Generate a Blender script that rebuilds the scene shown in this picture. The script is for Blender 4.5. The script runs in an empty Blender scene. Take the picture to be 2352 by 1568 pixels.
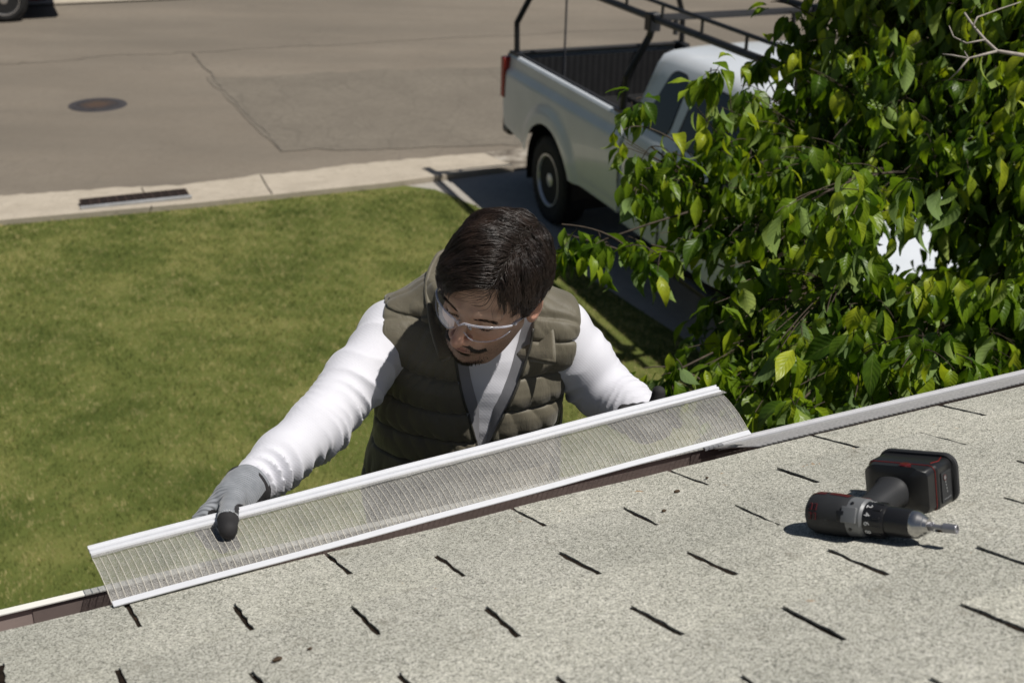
import bpy, bmesh, math, random
import numpy as np
from mathutils import Vector, Matrix

# ------------------------------------------------------------------ camera
M = np.array([[0.9997, 0.0232, 0.0], [0.0097, -0.4187, 0.9081], [0.0211, -0.9078, -0.4188]])   # camera (right, down, forward) -> world
CAM = np.array([0., 0., 3.9]); FPX = 2850.
scene = bpy.context.scene
cd = bpy.data.cameras.new('camera'); cam = bpy.data.objects.new('camera', cd)
scene.collection.objects.link(cam); scene.camera = cam
cam.matrix_world = Matrix(((M[0,0], -M[0,1], -M[0,2], 0), (M[1,0], -M[1,1], -M[1,2], 0), (M[2,0], -M[2,1], -M[2,2], 3.9), (0,0,0,1)))
cd.sensor_width = 36; cd.lens = FPX/2352*36; cd.clip_start = .05; cd.clip_end = 1000
cd.dof.use_dof = True; cd.dof.focus_distance = 2.25; cd.dof.aperture_fstop = 6.0

# ------------------------------------------------------------------ sky and sun
SUN_EL, SUN_AZ = 63., -20.
w = bpy.data.worlds.new('World'); scene.world = w; w.use_nodes = True
nt = w.node_tree; sky = nt.nodes.new('ShaderNodeTexSky'); sky.sky_type = 'NISHITA'; sky.sun_disc = False
sky.sun_elevation = math.radians(SUN_EL); sky.sun_rotation = math.radians(90-SUN_AZ)
nt.links.new(sky.outputs[0], nt.nodes['Background'].inputs[0]); nt.nodes['Background'].inputs[1].default_value = .038
sd = bpy.data.lights.new('sun', 'SUN'); sd.energy = 5.0; sd.angle = math.radians(.5); sd.color = (1, .96, .9)
so = bpy.data.objects.new('sun', sd); scene.collection.objects.link(so)
S = Vector((math.cos(math.radians(SUN_EL))*math.cos(math.radians(SUN_AZ)), math.cos(math.radians(SUN_EL))*math.sin(math.radians(SUN_AZ)), math.sin(math.radians(SUN_EL))))
so.rotation_euler = S.to_track_quat('Z', 'Y').to_euler()
scene.view_settings.view_transform = 'Standard'; scene.view_settings.look = 'None'
scene.view_settings.exposure = -.14; scene.view_settings.gamma = 1
scene.render.engine = 'CYCLES'
scene.cycles.max_bounces = 8; scene.cycles.transparent_max_bounces = 24
scene.cycles.caustics_reflective = False; scene.cycles.caustics_refractive = False

# ------------------------------------------------------------------ helpers
rng = np.random.default_rng(7); random.seed(7)
def A(*v): return np.array(v, float)
def nrm(v): v = np.asarray(v, float); return v/np.linalg.norm(v)
def ray(x, y): return M @ np.array([(x-1176)/FPX, (y-784)/FPX, 1.])
def at(x, y, t): return CAM + ray(x, y)*t                     # a point t metres deep
def ground_at(x, y, z=0.): r = ray(x, y); return CAM + r*((z-3.9)/r[2])

def props(o, label=None, cat=None, group=None, kind=None):
    if label: o['label'] = label
    if cat: o['category'] = cat
    if group: o['group'] = group
    if kind: o['kind'] = kind
    return o
def root(name, loc, label, cat, group=None, rotz=0.):
    o = bpy.data.objects.new(name, None); scene.collection.objects.link(o)
    o.location = loc; o.rotation_euler = (0, 0, rotz); o.empty_display_size = .2
    return props(o, label, cat, group)
def obj(name, V, F, mat, parent=None, smooth=False, local=False, mats=None, midx=None, uv=None, auto=None, attr=None):
    """one mesh object from numpy vertices and faces; V in world space unless local"""
    V = np.asarray(V, float).reshape(-1, 3)
    if parent is not None and not local:
        off = np.zeros(3); p = parent
        while p is not None: off += np.array(p.location); p = p.parent
        V = V - off
    me = bpy.data.meshes.new(name)
    if isinstance(F, np.ndarray):
        n, k = F.shape
        me.vertices.add(len(V)); me.vertices.foreach_set('co', V.astype(np.float32).ravel())
        me.loops.add(n*k); me.loops.foreach_set('vertex_index', F.astype(np.int32).ravel())
        me.polygons.add(n); me.polygons.foreach_set('loop_start', np.arange(0, n*k, k, dtype=np.int32))
        me.update(calc_edges=True)
    else:
        me.from_pydata(V.tolist(), [], [list(f) for f in F])
    if uv is not None:
        l = me.uv_layers.new(name='UVMap'); li = np.zeros(len(me.loops), np.int32); me.loops.foreach_get('vertex_index', li)
        l.data.foreach_set('uv', np.asarray(uv, np.float32)[li].ravel())
    for k_, v_ in (attr or {}).items():
        at_ = me.attributes.new(k_, 'FLOAT', 'POINT'); at_.data.foreach_set('value', np.asarray(v_, np.float32))
    for m in (mats or [mat]): me.materials.append(m)
    if midx is not None: me.polygons.foreach_set('material_index', np.asarray(midx, np.int32))
    me.polygons.foreach_set('use_smooth', [bool(smooth)]*len(me.polygons))
    me.update()
    if auto: 
        try: me.set_sharp_from_angle(angle=math.radians(auto))
        except Exception: pass
    o = bpy.data.objects.new(name, me); scene.collection.objects.link(o)
    if parent is not None: o.parent = parent
    return o
class MB:
    def __init__(s): s.V = []; s.F = []; s.mi = []
    def add(s, V, F, mi=0):
        b = len(s.V); s.V += [list(map(float, v)) for v in V]; s.F += [[i+b for i in f] for f in F]; s.mi += [mi]*len(F)
    def box(s, c, half, ax=None, mi=0, bev=0.):
        ax = np.eye(3) if ax is None else np.asarray(ax, float)   # rows = axes
        c = np.asarray(c, float); h = np.asarray(half, float)
        if bev <= 0:
            V = [c + ax.T @ (h*np.array([sx, sy, sz])) for sx in (-1,1) for sy in (-1,1) for sz in (-1,1)]
            F = [(0,1,3,2),(4,6,7,5),(0,4,5,1),(2,3,7,6),(0,2,6,4),(1,5,7,3)]
            s.add(V, F, mi); return
        bm = bmesh.new(); bmesh.ops.create_cube(bm, size=2)
        for v in bm.verts: v.co = Vector((v.co.x*h[0], v.co.y*h[1], v.co.z*h[2]))
        bmesh.ops.bevel(bm, geom=bm.edges[:], offset=bev, segments=3, affect='EDGES', profile=.5)
        bm.verts.index_update()
        s.add([c + ax.T @ np.array(v.co) for v in bm.verts], [[v.index for v in f.verts] for f in bm.faces], mi); bm.free()
    def loft(s, rings, mi=0, caps=True, close=True):
        n = len(rings[0]); b = len(s.V)
        for r in rings: s.V += [list(map(float, v)) for v in r]
        for i in range(len(rings)-1):
            for j in range(n if close else n-1):
                k = (j+1) % n
                s.F.append([b+i*n+j, b+i*n+k, b+(i+1)*n+k, b+(i+1)*n+j]); s.mi.append(mi)
        if caps and close:
            s.F.append([b+j for j in range(n)][::-1]); s.mi.append(mi)
            s.F.append([b+(len(rings)-1)*n+j for j in range(n)]); s.mi.append(mi)
    def tube(s, pts, r, seg=8, mi=0, caps=True, flat=None):
        pts = [np.asarray(p, float) for p in pts]; rr = r if hasattr(r, '__len__') else [r]*len(pts)
        up = None; rings = []
        for i, p in enumerate(pts):
            d = nrm(pts[min(i+1, len(pts)-1)] - pts[max(i-1, 0)])
            if up is None: up = nrm(np.cross(d, [0, 0, 1] if abs(d[2]) < .9 else [1, 0, 0]))
            up = nrm(up - d*(up@d)); v = np.cross(d, up)
            rings.append([p + rr[i]*(math.cos(t)*up + math.sin(t)*v*(flat or 1)) for t in np.linspace(0, 2*math.pi, seg, endpoint=False)])
        s.loft(rings, mi, caps)
    def lathe(s, c, axis, prof, seg=24, mi=0, ref=None):
        """prof: list of (distance along axis, radius)"""
        axis = nrm(axis); u_ = nrm(np.cross(axis, ref if ref is not None else ([0, 0, 1] if abs(axis[2]) < .9 else [1, 0, 0]))); v_ = np.cross(axis, u_)
        s.loft([[np.asarray(c, float) + axis*t + r*(math.cos(q)*u_ + math.sin(q)*v_) for q in np.linspace(0, 2*math.pi, seg, endpoint=False)] for t, r in prof], mi)
    def build(s, name, mat, parent=None, smooth=False, local=False, mats=None, auto=None):
        return obj(name, s.V, s.F, mat, parent, smooth, local, mats, s.mi if mats else None, auto=auto)
def grid_faces(nu, nv):
    i, j = np.meshgrid(np.arange(nu-1), np.arange(nv-1), indexing='ij'); b = (i*nv+j).ravel()
    return np.stack([b, b+nv, b+nv+1, b+1], 1)

# --- materials
class N:
    def __init__(s, name):
        s.m = bpy.data.materials.new(name); s.m.use_nodes = True; s.t = s.m.node_tree; s.b = s.t.nodes['Principled BSDF']; s.out = s.t.nodes['Material Output']
        s._co = None
    def n(s, typ, **k):
        x = s.t.nodes.new(typ)
        for a_, v in k.items(): setattr(x, a_, v)
        return x
    def l(s, a_, b_): s.t.links.new(a_, b_)
    def co(s, which='Object', scale=None):
        if s._co is None: s._co = s.n('ShaderNodeTexCoord')
        o = s._co.outputs[which]
        if scale is not None:
            mp = s.n('ShaderNodeMapping'); mp.inputs['Scale'].default_value = scale; s.l(o, mp.inputs[0]); o = mp.outputs[0]
        return o
    def noise(s, scale, detail=4, rough=.55, co=None, out='Fac', dist=0.):
        x = s.n('ShaderNodeTexNoise'); x.inputs['Scale'].default_value = scale; x.inputs['Detail'].default_value = detail
        x.inputs['Roughness'].default_value = rough; x.inputs['Distortion'].default_value = dist
        s.l(co or s.co(), x.inputs['Vector']); return x.outputs[out]
    def ramp(s, fac, stops, interp='LINEAR'):
        x = s.n('ShaderNodeValToRGB'); e = x.color_ramp.elements; x.color_ramp.interpolation = interp
        while len(e) < len(stops): e.new(.5)
        for i, (p, c) in enumerate(stops):
            e[i].position = p; e[i].color = (*c, 1) if hasattr(c, '__len__') else (c, c, c, 1)
        s.l(fac, x.inputs[0]); return x.outputs[0]
    def mix(s, fac, a_, b_, mode='MIX'):
        x = s.n('ShaderNodeMix', data_type='RGBA', blend_type=mode)
        for i, v in ((0, fac), (6, a_), (7, b_)):
            sock = x.inputs[i]
            if isinstance(v, bpy.types.NodeSocket): s.l(v, sock)
            elif hasattr(v, '__len__'): sock.default_value = (*v, 1)
            else: sock.default_value = v if i == 0 else (v, v, v, 1)
        return x.outputs[2]
    def math(s, op, a_, b_=0., clamp=False):
        x = s.n('ShaderNodeMath', operation=op); x.use_clamp = clamp
        for sock, v in ((x.inputs[0], a_), (x.inputs[1], b_)):
            if isinstance(v, bpy.types.NodeSocket): s.l(v, sock)
            else: sock.default_value = v
        return x.outputs[0]
    def bump(s, h, strength=.5, dist=.002, prev=None):
        x = s.n('ShaderNodeBump'); x.inputs['Strength'].default_value = strength; x.inputs['Distance'].default_value = dist
        s.l(h, x.inputs['Height'])
        if prev is not None: s.l(prev, x.inputs['Normal'])
        s.l(x.outputs[0], s.b.inputs['Normal']); return x.outputs[0]
    def set(s, base=None, rough=None, metal=None, spec=None, **k):
        for nm, v in (('Base Color', base), ('Roughness', rough), ('Metallic', metal), ('Specular IOR Level', spec), *[(a_.replace('_', ' '), b_) for a_, b_ in k.items()]):
            if v is None: continue
            sock = s.b.inputs[nm]
            if isinstance(v, bpy.types.NodeSocket): s.l(v, sock)
            elif hasattr(v, '__len__') and len(v) == 3 and sock.type == 'RGBA': sock.default_value = (*v, 1)
            else: sock.default_value = v
        return s
def simple(name, c, rough=.5, metal=0., spec=.5, var=.15, scale=12, bump=0., bscale=200, **k):
    x = N(name); c = A(*c)
    col = x.ramp(x.noise(scale, 5), [(.3, tuple(c*(1-var))), (.7, tuple(np.minimum(c*(1+var), 1)))])
    x.set(col, rough, metal, spec, **k)
    if bump: x.bump(x.noise(bscale, 3), bump, .001)
    return x.m

# --- meshing of signed distance functions (surface nets)
def surface(f, lo, hi, h, band=1.6):
    """two levels: a coarse grid finds where the surface runs, the fine grid is evaluated only there"""
    lo = A(*lo); hi = A(*hi); m = 4; n = (np.ceil((hi-lo)/h/m).astype(int)+1)*m+1
    xs = [lo[i]+h*np.arange(n[i]) for i in range(3)]; cs = [x_[::m] for x_ in xs]
    C = np.stack(np.meshgrid(*cs, indexing='ij'), -1); Dc = f(C.reshape(-1, 3)).reshape(C.shape[:3])
    near = (np.abs(Dc) < band*m*h)
    blk = np.zeros([k-1 for k in Dc.shape], bool)
    for i in (0, 1):
        for j in (0, 1):
            for k in (0, 1): blk |= near[i:near.shape[0]-1+i, j:near.shape[1]-1+j, k:near.shape[2]-1+k]
    full = np.zeros(n, bool)
    up = blk.repeat(m, 0).repeat(m, 1).repeat(m, 2)
    for i in (0, 1):
        for j in (0, 1):
            for k in (0, 1): full[i:n[0]-1+i, j:n[1]-1+j, k:n[2]-1+k] |= up
    ix = [np.minimum((np.arange(q)+m//2)//m, Dc.shape[a_]-1) for a_, q in enumerate(n)]
    D = Dc[np.ix_(*ix)].astype(np.float32)
    I = np.argwhere(full)
    for c0 in range(0, len(I), 400000):
        q = I[c0:c0+400000]; P = np.stack([xs[a_][q[:, a_]] for a_ in range(3)], 1); D[q[:, 0], q[:, 1], q[:, 2]] = f(P)
    return nets(D, lo, h)
def nets(D, lo, h):
    B = D < 0
    c = [D[i:D.shape[0]-1+i, j:D.shape[1]-1+j, k:D.shape[2]-1+k] for i in (0,1) for j in (0,1) for k in (0,1)]
    s_ = sum((q < 0).astype(np.int8) for q in c); act = (s_ > 0) & (s_ < 8)
    idx = -np.ones(act.shape, np.int64); I = np.argwhere(act); idx[act] = np.arange(len(I))
    cv = np.stack([q[act] for q in c], 1)
    corner = A(*[(i, j, k) for i in (0,1) for j in (0,1) for k in (0,1)]).reshape(8, 3)
    P = np.zeros((len(I), 3)); cnt = np.zeros(len(I))
    for a_ in range(8):
        for b_ in range(a_+1, 8):
            if np.abs(corner[a_]-corner[b_]).sum() != 1: continue
            m = (cv[:, a_] < 0) != (cv[:, b_] < 0); t = cv[m, a_]/(cv[m, a_]-cv[m, b_])
            P[m] += corner[a_]+(corner[b_]-corner[a_])*t[:, None]; cnt[m] += 1
    V = lo + h*(I + P/cnt[:, None]); Q = []
    for ax in range(3):
        o1, o2 = [(1, 2), (2, 0), (0, 1)][ax]
        sl = [slice(None)]*3; sl[ax] = slice(0, -1); sh = [slice(None)]*3; sh[ax] = slice(1, None)
        a_ = B[tuple(sl)]; b_ = B[tuple(sh)]; E = np.argwhere(a_ != b_)
        E = E[(E[:, o1] > 0) & (E[:, o2] > 0) & (E[:, o1] < D.shape[o1]-1) & (E[:, o2] < D.shape[o2]-1)]
        d1 = np.zeros(3, int); d1[o1] = 1; d2 = np.zeros(3, int); d2[o2] = 1
        g = lambda e: idx[e[:, 0], e[:, 1], e[:, 2]]
        q = np.stack([g(E-d1-d2), g(E-d2), g(E), g(E-d1)], 1); ins = a_[E[:, 0], E[:, 1], E[:, 2]]
        q[~ins] = q[~ins][:, ::-1]; Q.append(q)
    Q = np.concatenate(Q); return V, Q[(Q >= 0).all(1)]
def smin(a_, b_, k): h = np.clip(.5+.5*(b_-a_)/k, 0, 1); return b_+(a_-b_)*h-k*h*(1-h)
def smax(a_, b_, k): return -smin(-a_, -b_, k)
def sph(P, c, r): return np.linalg.norm(P-A(*c), axis=1)-r
def ell(P, c, r): q = (P-A(*c)); r = A(*r); k0 = np.linalg.norm(q/r, axis=1); k1 = np.linalg.norm(q/(r*r), axis=1)+1e-9; return k0*(k0-1)/k1
def cap(P, a_, b_, ra, rb=None):
    a_ = A(*a_); b_ = A(*b_); rb = ra if rb is None else rb; ba = b_-a_; t = np.clip((P-a_)@ba/(ba@ba), 0, 1)
    return np.linalg.norm(P-a_-t[:, None]*ba, axis=1)-(ra+(rb-ra)*t)
def chain(P, pts, rad, k=.01):
    d = None
    for i in range(len(pts)-1):
        q = cap(P, pts[i], pts[i+1], rad[i], rad[i+1]); d = q if d is None else smin(d, q, k)
    return d
def make_wob(seed, freq, n=10):
    r = np.random.default_rng(seed); K = r.normal(0, freq, (n, 3)); ph = r.uniform(0, 6.28, n)
    return lambda P: np.sin(P@K.T+ph).sum(1)/math.sqrt(n)
# ================================================================== THE SETTING
O = A(-.5448, 1.4449, 2.8085); ea = nrm(A(.8977, .4407, 0)); eu = nrm(A(.4181, -.8516, .3161)); en = A(-.1393, .2837, .9487)   # roof frame: along the eave, up the slope, normal
eo = nrm(A(-eu[0], -eu[1], 0))                                                                             # horizontally out from the eave
def R(a_, u_, h=0.): return O + ea*a_ + eu*u_ + en*h
EZ = O[2]

# ground
x = N('dry_soil'); c = x.ramp(x.noise(.8, 8), [(.3, (.10, .085, .06)), (.7, (.17, .14, .10))]); x.set(c, .95, 0, .2); MAT_SOIL = x.m
V = [(-300,-300,-.06),(300,-300,-.06),(300,300,-.06),(-300,300,-.06)]
props(obj('ground', V, [(0,1,2,3)], MAT_SOIL), kind='structure')

# road
kd = nrm(A(1, .435, 0)); kn = A(-kd[1], kd[0], 0)               # along the kerb, away from the house
x = N('asphalt'); co = x.co()
big = x.noise(.32, 4, .6); mid = x.noise(2.2, 5, .6); fine = x.noise(90, 3, .7)
c = x.ramp(big, [(.30, (.145, .130, .106)), (.5, (.188, .168, .137)), (.72, (.238, .212, .172))])
c = x.mix(x.ramp(mid, [(.35, .35), (.65, 0.)]), c, (.150, .125, .095))
spk = x.noise(11, 6, .75); c = x.mix(x.ramp(spk, [(.38, .45), (.55, 0.)]), c, (.105, .092, .076)); c = x.mix(x.ramp(x.noise(26, 4, .8), [(.60, 0.), (.72, .5)]), c, (.30, .26, .205))
c = x.mix(.5, c, x.ramp(fine, [(.3, (.12, .10, .08)), (.7, (.36, .30, .23))]))
# long darker wheel tracks along the street
mp = x.n('ShaderNodeMapping'); mp.inputs['Rotation'].default_value = (0, 0, -math.atan(.435)); mp.inputs['Scale'].default_value = (.09, .28, 1); x.l(co, mp.inputs[0])
tr = x.noise(1.6, 3, .6, mp.outputs[0]); c = x.mix(x.ramp(tr, [(.38, .6), (.62, 0.)]), c, (.140, .122, .098))
# crazed patch
vo = x.n('ShaderNodeTexVoronoi', feature='DISTANCE_TO_EDGE'); vo.inputs['Scale'].default_value = 3.2
wv = x.noise(1.5, 3, .5, None, 'Color'); wm = x.mix(.12, co, wv); x.l(wm, vo.inputs['Vector'])
cr = x.ramp(vo.outputs['Distance'], [(0., 1.), (.03, 0.)]); msk = x.ramp(x.noise(.5, 2), [(.55, 0.), (.65, .25)])
c = x.mix(x.math('MULTIPLY', cr, msk), c, (.06, .055, .05))
x.set(c, .9, 0, .25); x.bump(fine, .5, .004); MAT_ASPH = x.m
p0 = A(-3.14, 11.69, 0)
def kp(s_, t_, z=0.): return p0 + kd*s_ + kn*t_ + A(0, 0, z)
ns, nt_ = 60, 10
FK = float((ground_at(178, 8)-p0)@kn)
G = np.array([[kp(s_, t_, -.02) for t_ in np.linspace(-.4, FK+.15, nt_)] for s_ in np.linspace(-60, 90, ns)]).reshape(-1, 3)
props(obj('road', G, grid_faces(ns, nt_)[:, ::-1], MAT_ASPH), kind='structure')
# darker repaired patch with a seam, lying flat on the asphalt
x = N('asphalt_patch'); fine = x.noise(90, 3, .7)
c = x.ramp(x.noise(1.1, 6, .65), [(.32, (.145, .129, .106)), (.68, (.212, .189, .153))]); c = x.mix(x.ramp(x.noise(13, 6, .78), [(.40, .55), (.56, 0.)]), c, (.095, .086, .072)); c = x.mix(.45, c, x.ramp(fine, [(.3, (.08, .07, .055)), (.7, (.29, .245, .19))]))
vo = x.n('ShaderNodeTexVoronoi', feature='DISTANCE_TO_EDGE'); vo.inputs['Scale'].default_value = 2.2
wm = x.mix(.16, x.co(), x.noise(1.7, 3, .5, None, 'Color')); x.l(wm, vo.inputs['Vector'])
c = x.mix(x.ramp(vo.outputs['Distance'], [(0., .3), (.03, 0.)]), c, (.09, .08, .065))
x.set(c, .92, 0, .25); x.bump(fine, .5, .004); MAT_PATCH = x.m
e0, e1 = ground_at(475, 175), ground_at(645, 345); e2, e3 = ground_at(1180, 330), ground_at(1560, 250); e4 = ground_at(1150, 150)
def wavy(p, q, n, amp, seed):
    r = np.random.default_rng(seed); d = nrm(q-p); m = np.cross(d, [0,0,1]); o_ = 0; out = []
    for i in range(n):
        o_ = .7*o_+r.normal(0, amp); out.append(p+(q-p)*i/n+m*o_)
    return out
loop = wavy(e0, e1, 14, .03, 1)+wavy(e1, e2, 20, .03, 2)+wavy(e2, e3, 10, .03, 3)+wavy(e3, e4, 14, .05, 4)+wavy(e4, e0, 22, .05, 5)
props(obj('road_patch', [(p[0], p[1], -.014) for p in loop], [list(range(len(loop)))], MAT_PATCH), kind='structure')
x = N('tar_seal'); x.set(x.ramp(x.noise(6, 4), [(.35, (.115, .100, .080)), (.65, (.19, .165, .130))]), .85); MAT_TAR = x.m
def ribbon(mb, pts, wd, z):
    for i in range(len(pts)-1):
        d = nrm(pts[i+1]-pts[i]); m = np.cross(d, [0,0,1])*wd/2
        mb.add([(*(pts[i]-m)[:2], z), (*(pts[i]+m)[:2], z), (*(pts[i+1]+m)[:2], z), (*(pts[i+1]-m)[:2], z)], [(0,1,2,3)])
mb = MB(); ribbon(mb, wavy(ground_at(440, 120), ground_at(655, 352), 40, .012, 9), .026, -.009)
ribbon(mb, wavy(ground_at(-60, 150), ground_at(420, 118), 40, .05, 11)+wavy(ground_at(420, 118), ground_at(1500, 62), 60, .03, 12), .018, -.010)
props(mb.build('road_crack', MAT_TAR), kind='structure')

# concrete kerb strips
def concrete(name, c0, c1):
    x = N(name); c = x.ramp(x.noise(3, 7, .65), [(.3, c0), (.7, c1)])
    st = x.ramp(x.noise(14, 5, .7), [(.52, 0.), (.72, .55)]); c = x.mix(st, c, tuple(A(*c0)*.55)); f = x.noise(160, 2, .7)
    c = x.mix(.25, c, x.ramp(f, [(.3, tuple(A(*c0)*.5)), (.7, tuple(np.minimum(A(*c1)*1.4, 1)))]))
    x.set(c, .9, 0, .25); x.bump(f, .4, .003); return x.m
MAT_CONC = concrete('kerb_concrete', (.38, .33, .26), (.50, .44, .355)); MAT_DRIVE = concrete('drive_concrete', (.30, .28, .245), (.42, .39, .34))
far = [ground_at(-900, 510), ground_at(-300, 470), ground_at(0, 450), ground_at(430, 425), ground_at(700, 394), ground_at(900, 372), ground_at(1110, 352)]
near = [ground_at(-900, 640), ground_at(-300, 555), ground_at(0, 520), ground_at(450, 480), ground_at(700, 453), ground_at(900, 432), ground_at(1180, 392)]
def resamp(P, n):
    P = np.array(P); d = np.r_[0, np.cumsum(np.linalg.norm(np.diff(P, axis=0), axis=1))]; t = np.linspace(0, d[-1], n)
    return np.stack([np.interp(t, d, P[:, i]) for i in range(3)], 1)
nn = 160; fa = resamp(far, nn); ne = resamp(near, nn); r_ = np.random.default_rng(3); o_ = 0
for i in range(nn): o_ = .8*o_+r_.normal(0, .014); fa[i, 1] += o_
rows = []
for t_, z in ((0., -.05), (0.001, .012), (.1, .018), (.55, .03), (.93, .06), (.999, .06), (1., -.05)):
    q = fa*(1-t_)+ne*t_; q[:, 2] = z; rows.append(q)
G = np.stack(rows, 1).reshape(-1, 3); props(obj('kerb', G, grid_faces(nn, 7), MAT_CONC, smooth=False), kind='structure')
MAT_DARK = simple('dirt_dark', (.035, .028, .02), .95, var=.4)
mb = MB()
for sx in (-360, 322, 655):
    pass
for (x0, y0, x1, y1) in ((598, 404, 626, 460), (325, 434, 352, 494), (-420, 478, -400, 572)):
    p, q = ground_at(x0, y0), ground_at(x1, y1); d = nrm(q-p)
    P = [p+(q-p)*k for k in (0, .1, .55, .93, .995)]
    for k, (a_, b_) in enumerate(zip(P[:-1], P[1:])):
        z0, z1 = (.0165, .0225, .034, .064, .064)[k], (.0225, .034, .064, .064, .064)[k]
        m = kd*.006; mb.add([a_*[1,1,0]-m+A(0,0,z0), a_*[1,1,0]+m+A(0,0,z0), b_*[1,1,0]+m+A(0,0,z1), b_*[1,1,0]-m+A(0,0,z1)], [(0,1,2,3)])
props(mb.build('kerb_joint', MAT_DARK), kind='structure')
# gutter pan beside the driveway and dirt at its mouth
q0, q1, q2, q3 = ground_at(1112, 349), ground_at(1620, 285), ground_at(1640, 335), ground_at(1182, 390)
Q = [q0+(q1-q0)*t for t in np.linspace(0, 1, 20)]; Q2 = [q3+(q2-q3)*t for t in np.linspace(0, 1, 20)]
rows = []
for t_, z in ((0, -.012), (.45, -.004), (.9, -.006), (1., .0)):
    rows.append(np.array([(a_*(1-t_)+b_*t_)*[1,1,0]+A(0,0,z) for a_, b_ in zip(Q, Q2)]))
x = N('gutter_pan'); c = x.ramp(x.noise(2.5, 7, .7), [(.38, (.07, .055, .04)), (.5, (.22, .19, .15)), (.62, (.42, .38, .32))]); x.set(c, .9); 
props(obj('gutter_pan', np.stack(rows, 1).reshape(-1, 3), grid_faces(20, 4), x.m), kind='structure')

# far kerb and verge
G = [kp(-60, FK, .01), kp(90, FK, .01), kp(90, FK+.6, .05), kp(-60, FK+.6, .05)]; props(obj('far_kerb', G, [(0,1,2,3)], MAT_CONC), kind='structure')

# driveway
e = [ground_at(930, 428), ground_at(1000, 437), ground_at(1092, 474), ground_at(1180, 525), ground_at(1300, 604), ground_at(1560, 772), ground_at(1760, 930)]
e.append(e[-1]+A(.5, -1., 0)*4)
f_ = [ground_at(1182, 394)]+[ground_at(1182, 394)+kd*s_+kn*0 for s_ in (2., 4., 6.5)]
L = [(p[0], p[1], .004) for p in e]+[(f_[3][0]+1.2, e[-1][1], .004)]+[(p[0], p[1], .004) for p in f_[::-1]]
props(obj('driveway', L, [list(range(len(L)))], MAT_DRIVE), kind='structure')
edgeL = np.array(e)

# lawn bed and grass blades
lawn = [ground_at(-900, 640), ground_at(-300, 555), ground_at(0, 520), ground_at(450, 480), ground_at(700, 453), ground_at(900, 432)]+e
lawn = [A(-14, 9, 0)]+lawn[1:]+[A(e[-1][0], .9, 0), A(-14, .9, 0)]
x = N('turf'); c = x.ramp(x.noise(1.3, 5, .6), [(.3, (.06, .08, .018)), (.5, (.10, .12, .03)), (.7, (.16, .165, .05))]); x.set(c, .95, 0, .1); MAT_TURF = x.m
props(obj('lawn', [(p[0], p[1], .008) for p in lawn], [list(range(len(lawn)))[::-1]], MAT_TURF), kind='structure')
LP = np.array([(p[0], p[1]) for p in lawn])
def inside(P, poly):
    c = np.zeros(len(P), bool); j = len(poly)-1
    for i in range(len(poly)):
        xi, yi = poly[i]; xj, yj = poly[j]
        m = ((yi > P[:, 1]) != (yj > P[:, 1])) & (P[:, 0] < (xj-xi)*(P[:, 1]-yi)/(yj-yi+1e-12)+xi); c ^= m; j = i
    return c
nb = 620000
P = np.stack([rng.uniform(-7.2, 4.2, nb), rng.uniform(2.6, 12., nb)], 1); P = P[inside(P, LP)]
P = P[P[:, 0] > -2.2-.46*P[:, 1]] ; nb = len(P)
w1, w2 = make_wob(21, 2.2), make_wob(22, 6.5)
P3 = np.c_[P, np.zeros(nb)]; w4 = make_wob(24, 17.); w5 = make_wob(25, 45., 14); w6 = make_wob(26, 80., 16); tone = w1(P3)*.28+w2(P3)*.40+w4(P3)*.5+w5(P3)*.6+w6(P3)*.95
ang = rng.uniform(0, 6.283, nb); ht = rng.uniform(.012, .027, nb)*(1+.30*np.clip(w5(P3*1.3), -1.2, 1.5)); lean = rng.uniform(0, .7, nb)*ht; la = rng.uniform(0, 6.283, nb)
wd = rng.uniform(.0011, .0022, nb)
bx, by = np.cos(ang)*wd, np.sin(ang)*wd; lx, ly = np.cos(la)*lean, np.sin(la)*lean
Vb = np.stack([np.c_[P[:, 0]-bx, P[:, 1]-by, np.full(nb, .006)], np.c_[P[:, 0]+bx, P[:, 1]+by, np.full(nb, .006)],
               np.c_[P[:, 0]+bx*.6+lx*.45, P[:, 1]+by*.6+ly*.45, .006+ht*.65], np.c_[P[:, 0]-bx*.6+lx*.45, P[:, 1]-by*.6+ly*.45, .006+ht*.65],
               np.c_[P[:, 0]+lx, P[:, 1]+ly, .006+ht]], 1).reshape(-1, 3)
b5 = np.arange(nb)*5
Fb = np.concatenate([np.stack([b5, b5+1, b5+2], 1), np.stack([b5, b5+2, b5+3], 1), np.stack([b5+3, b5+2, b5+4], 1)])
tn = np.clip(.48+tone*.34+rng.normal(0, .17, nb), 0, 1)
uvb = np.repeat(np.c_[tn, rng.uniform(0, 1, nb)], 5, 0)
x = N('grass_blade'); uvn = x.n('ShaderNodeSeparateXYZ'); x.l(x.co('UV'), uvn.inputs[0])
c = x.ramp(uvn.outputs[0], [(.05, (.062, .082, .020)), (.27, (.172, .195, .046)), (.52, (.37, .36, .105)), (.82, (.74, .63, .32))])
x.set(c, .6, 0, .3)
tl = x.n('ShaderNodeBsdfTranslucent'); x.l(c, tl.inputs[0]); mx = x.n('ShaderNodeMixShader'); mx.inputs[0].default_value = .3
x.l(x.b.outputs[0], mx.inputs[1]); x.l(tl.outputs[0], mx.inputs[2]); x.l(mx.outputs[0], x.out.inputs[0])
props(obj('grass', Vb, Fb, x.m, uv=uvb), label='short green lawn grass with straw-coloured patches below the roof', cat='grass', kind='stuff')

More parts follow.
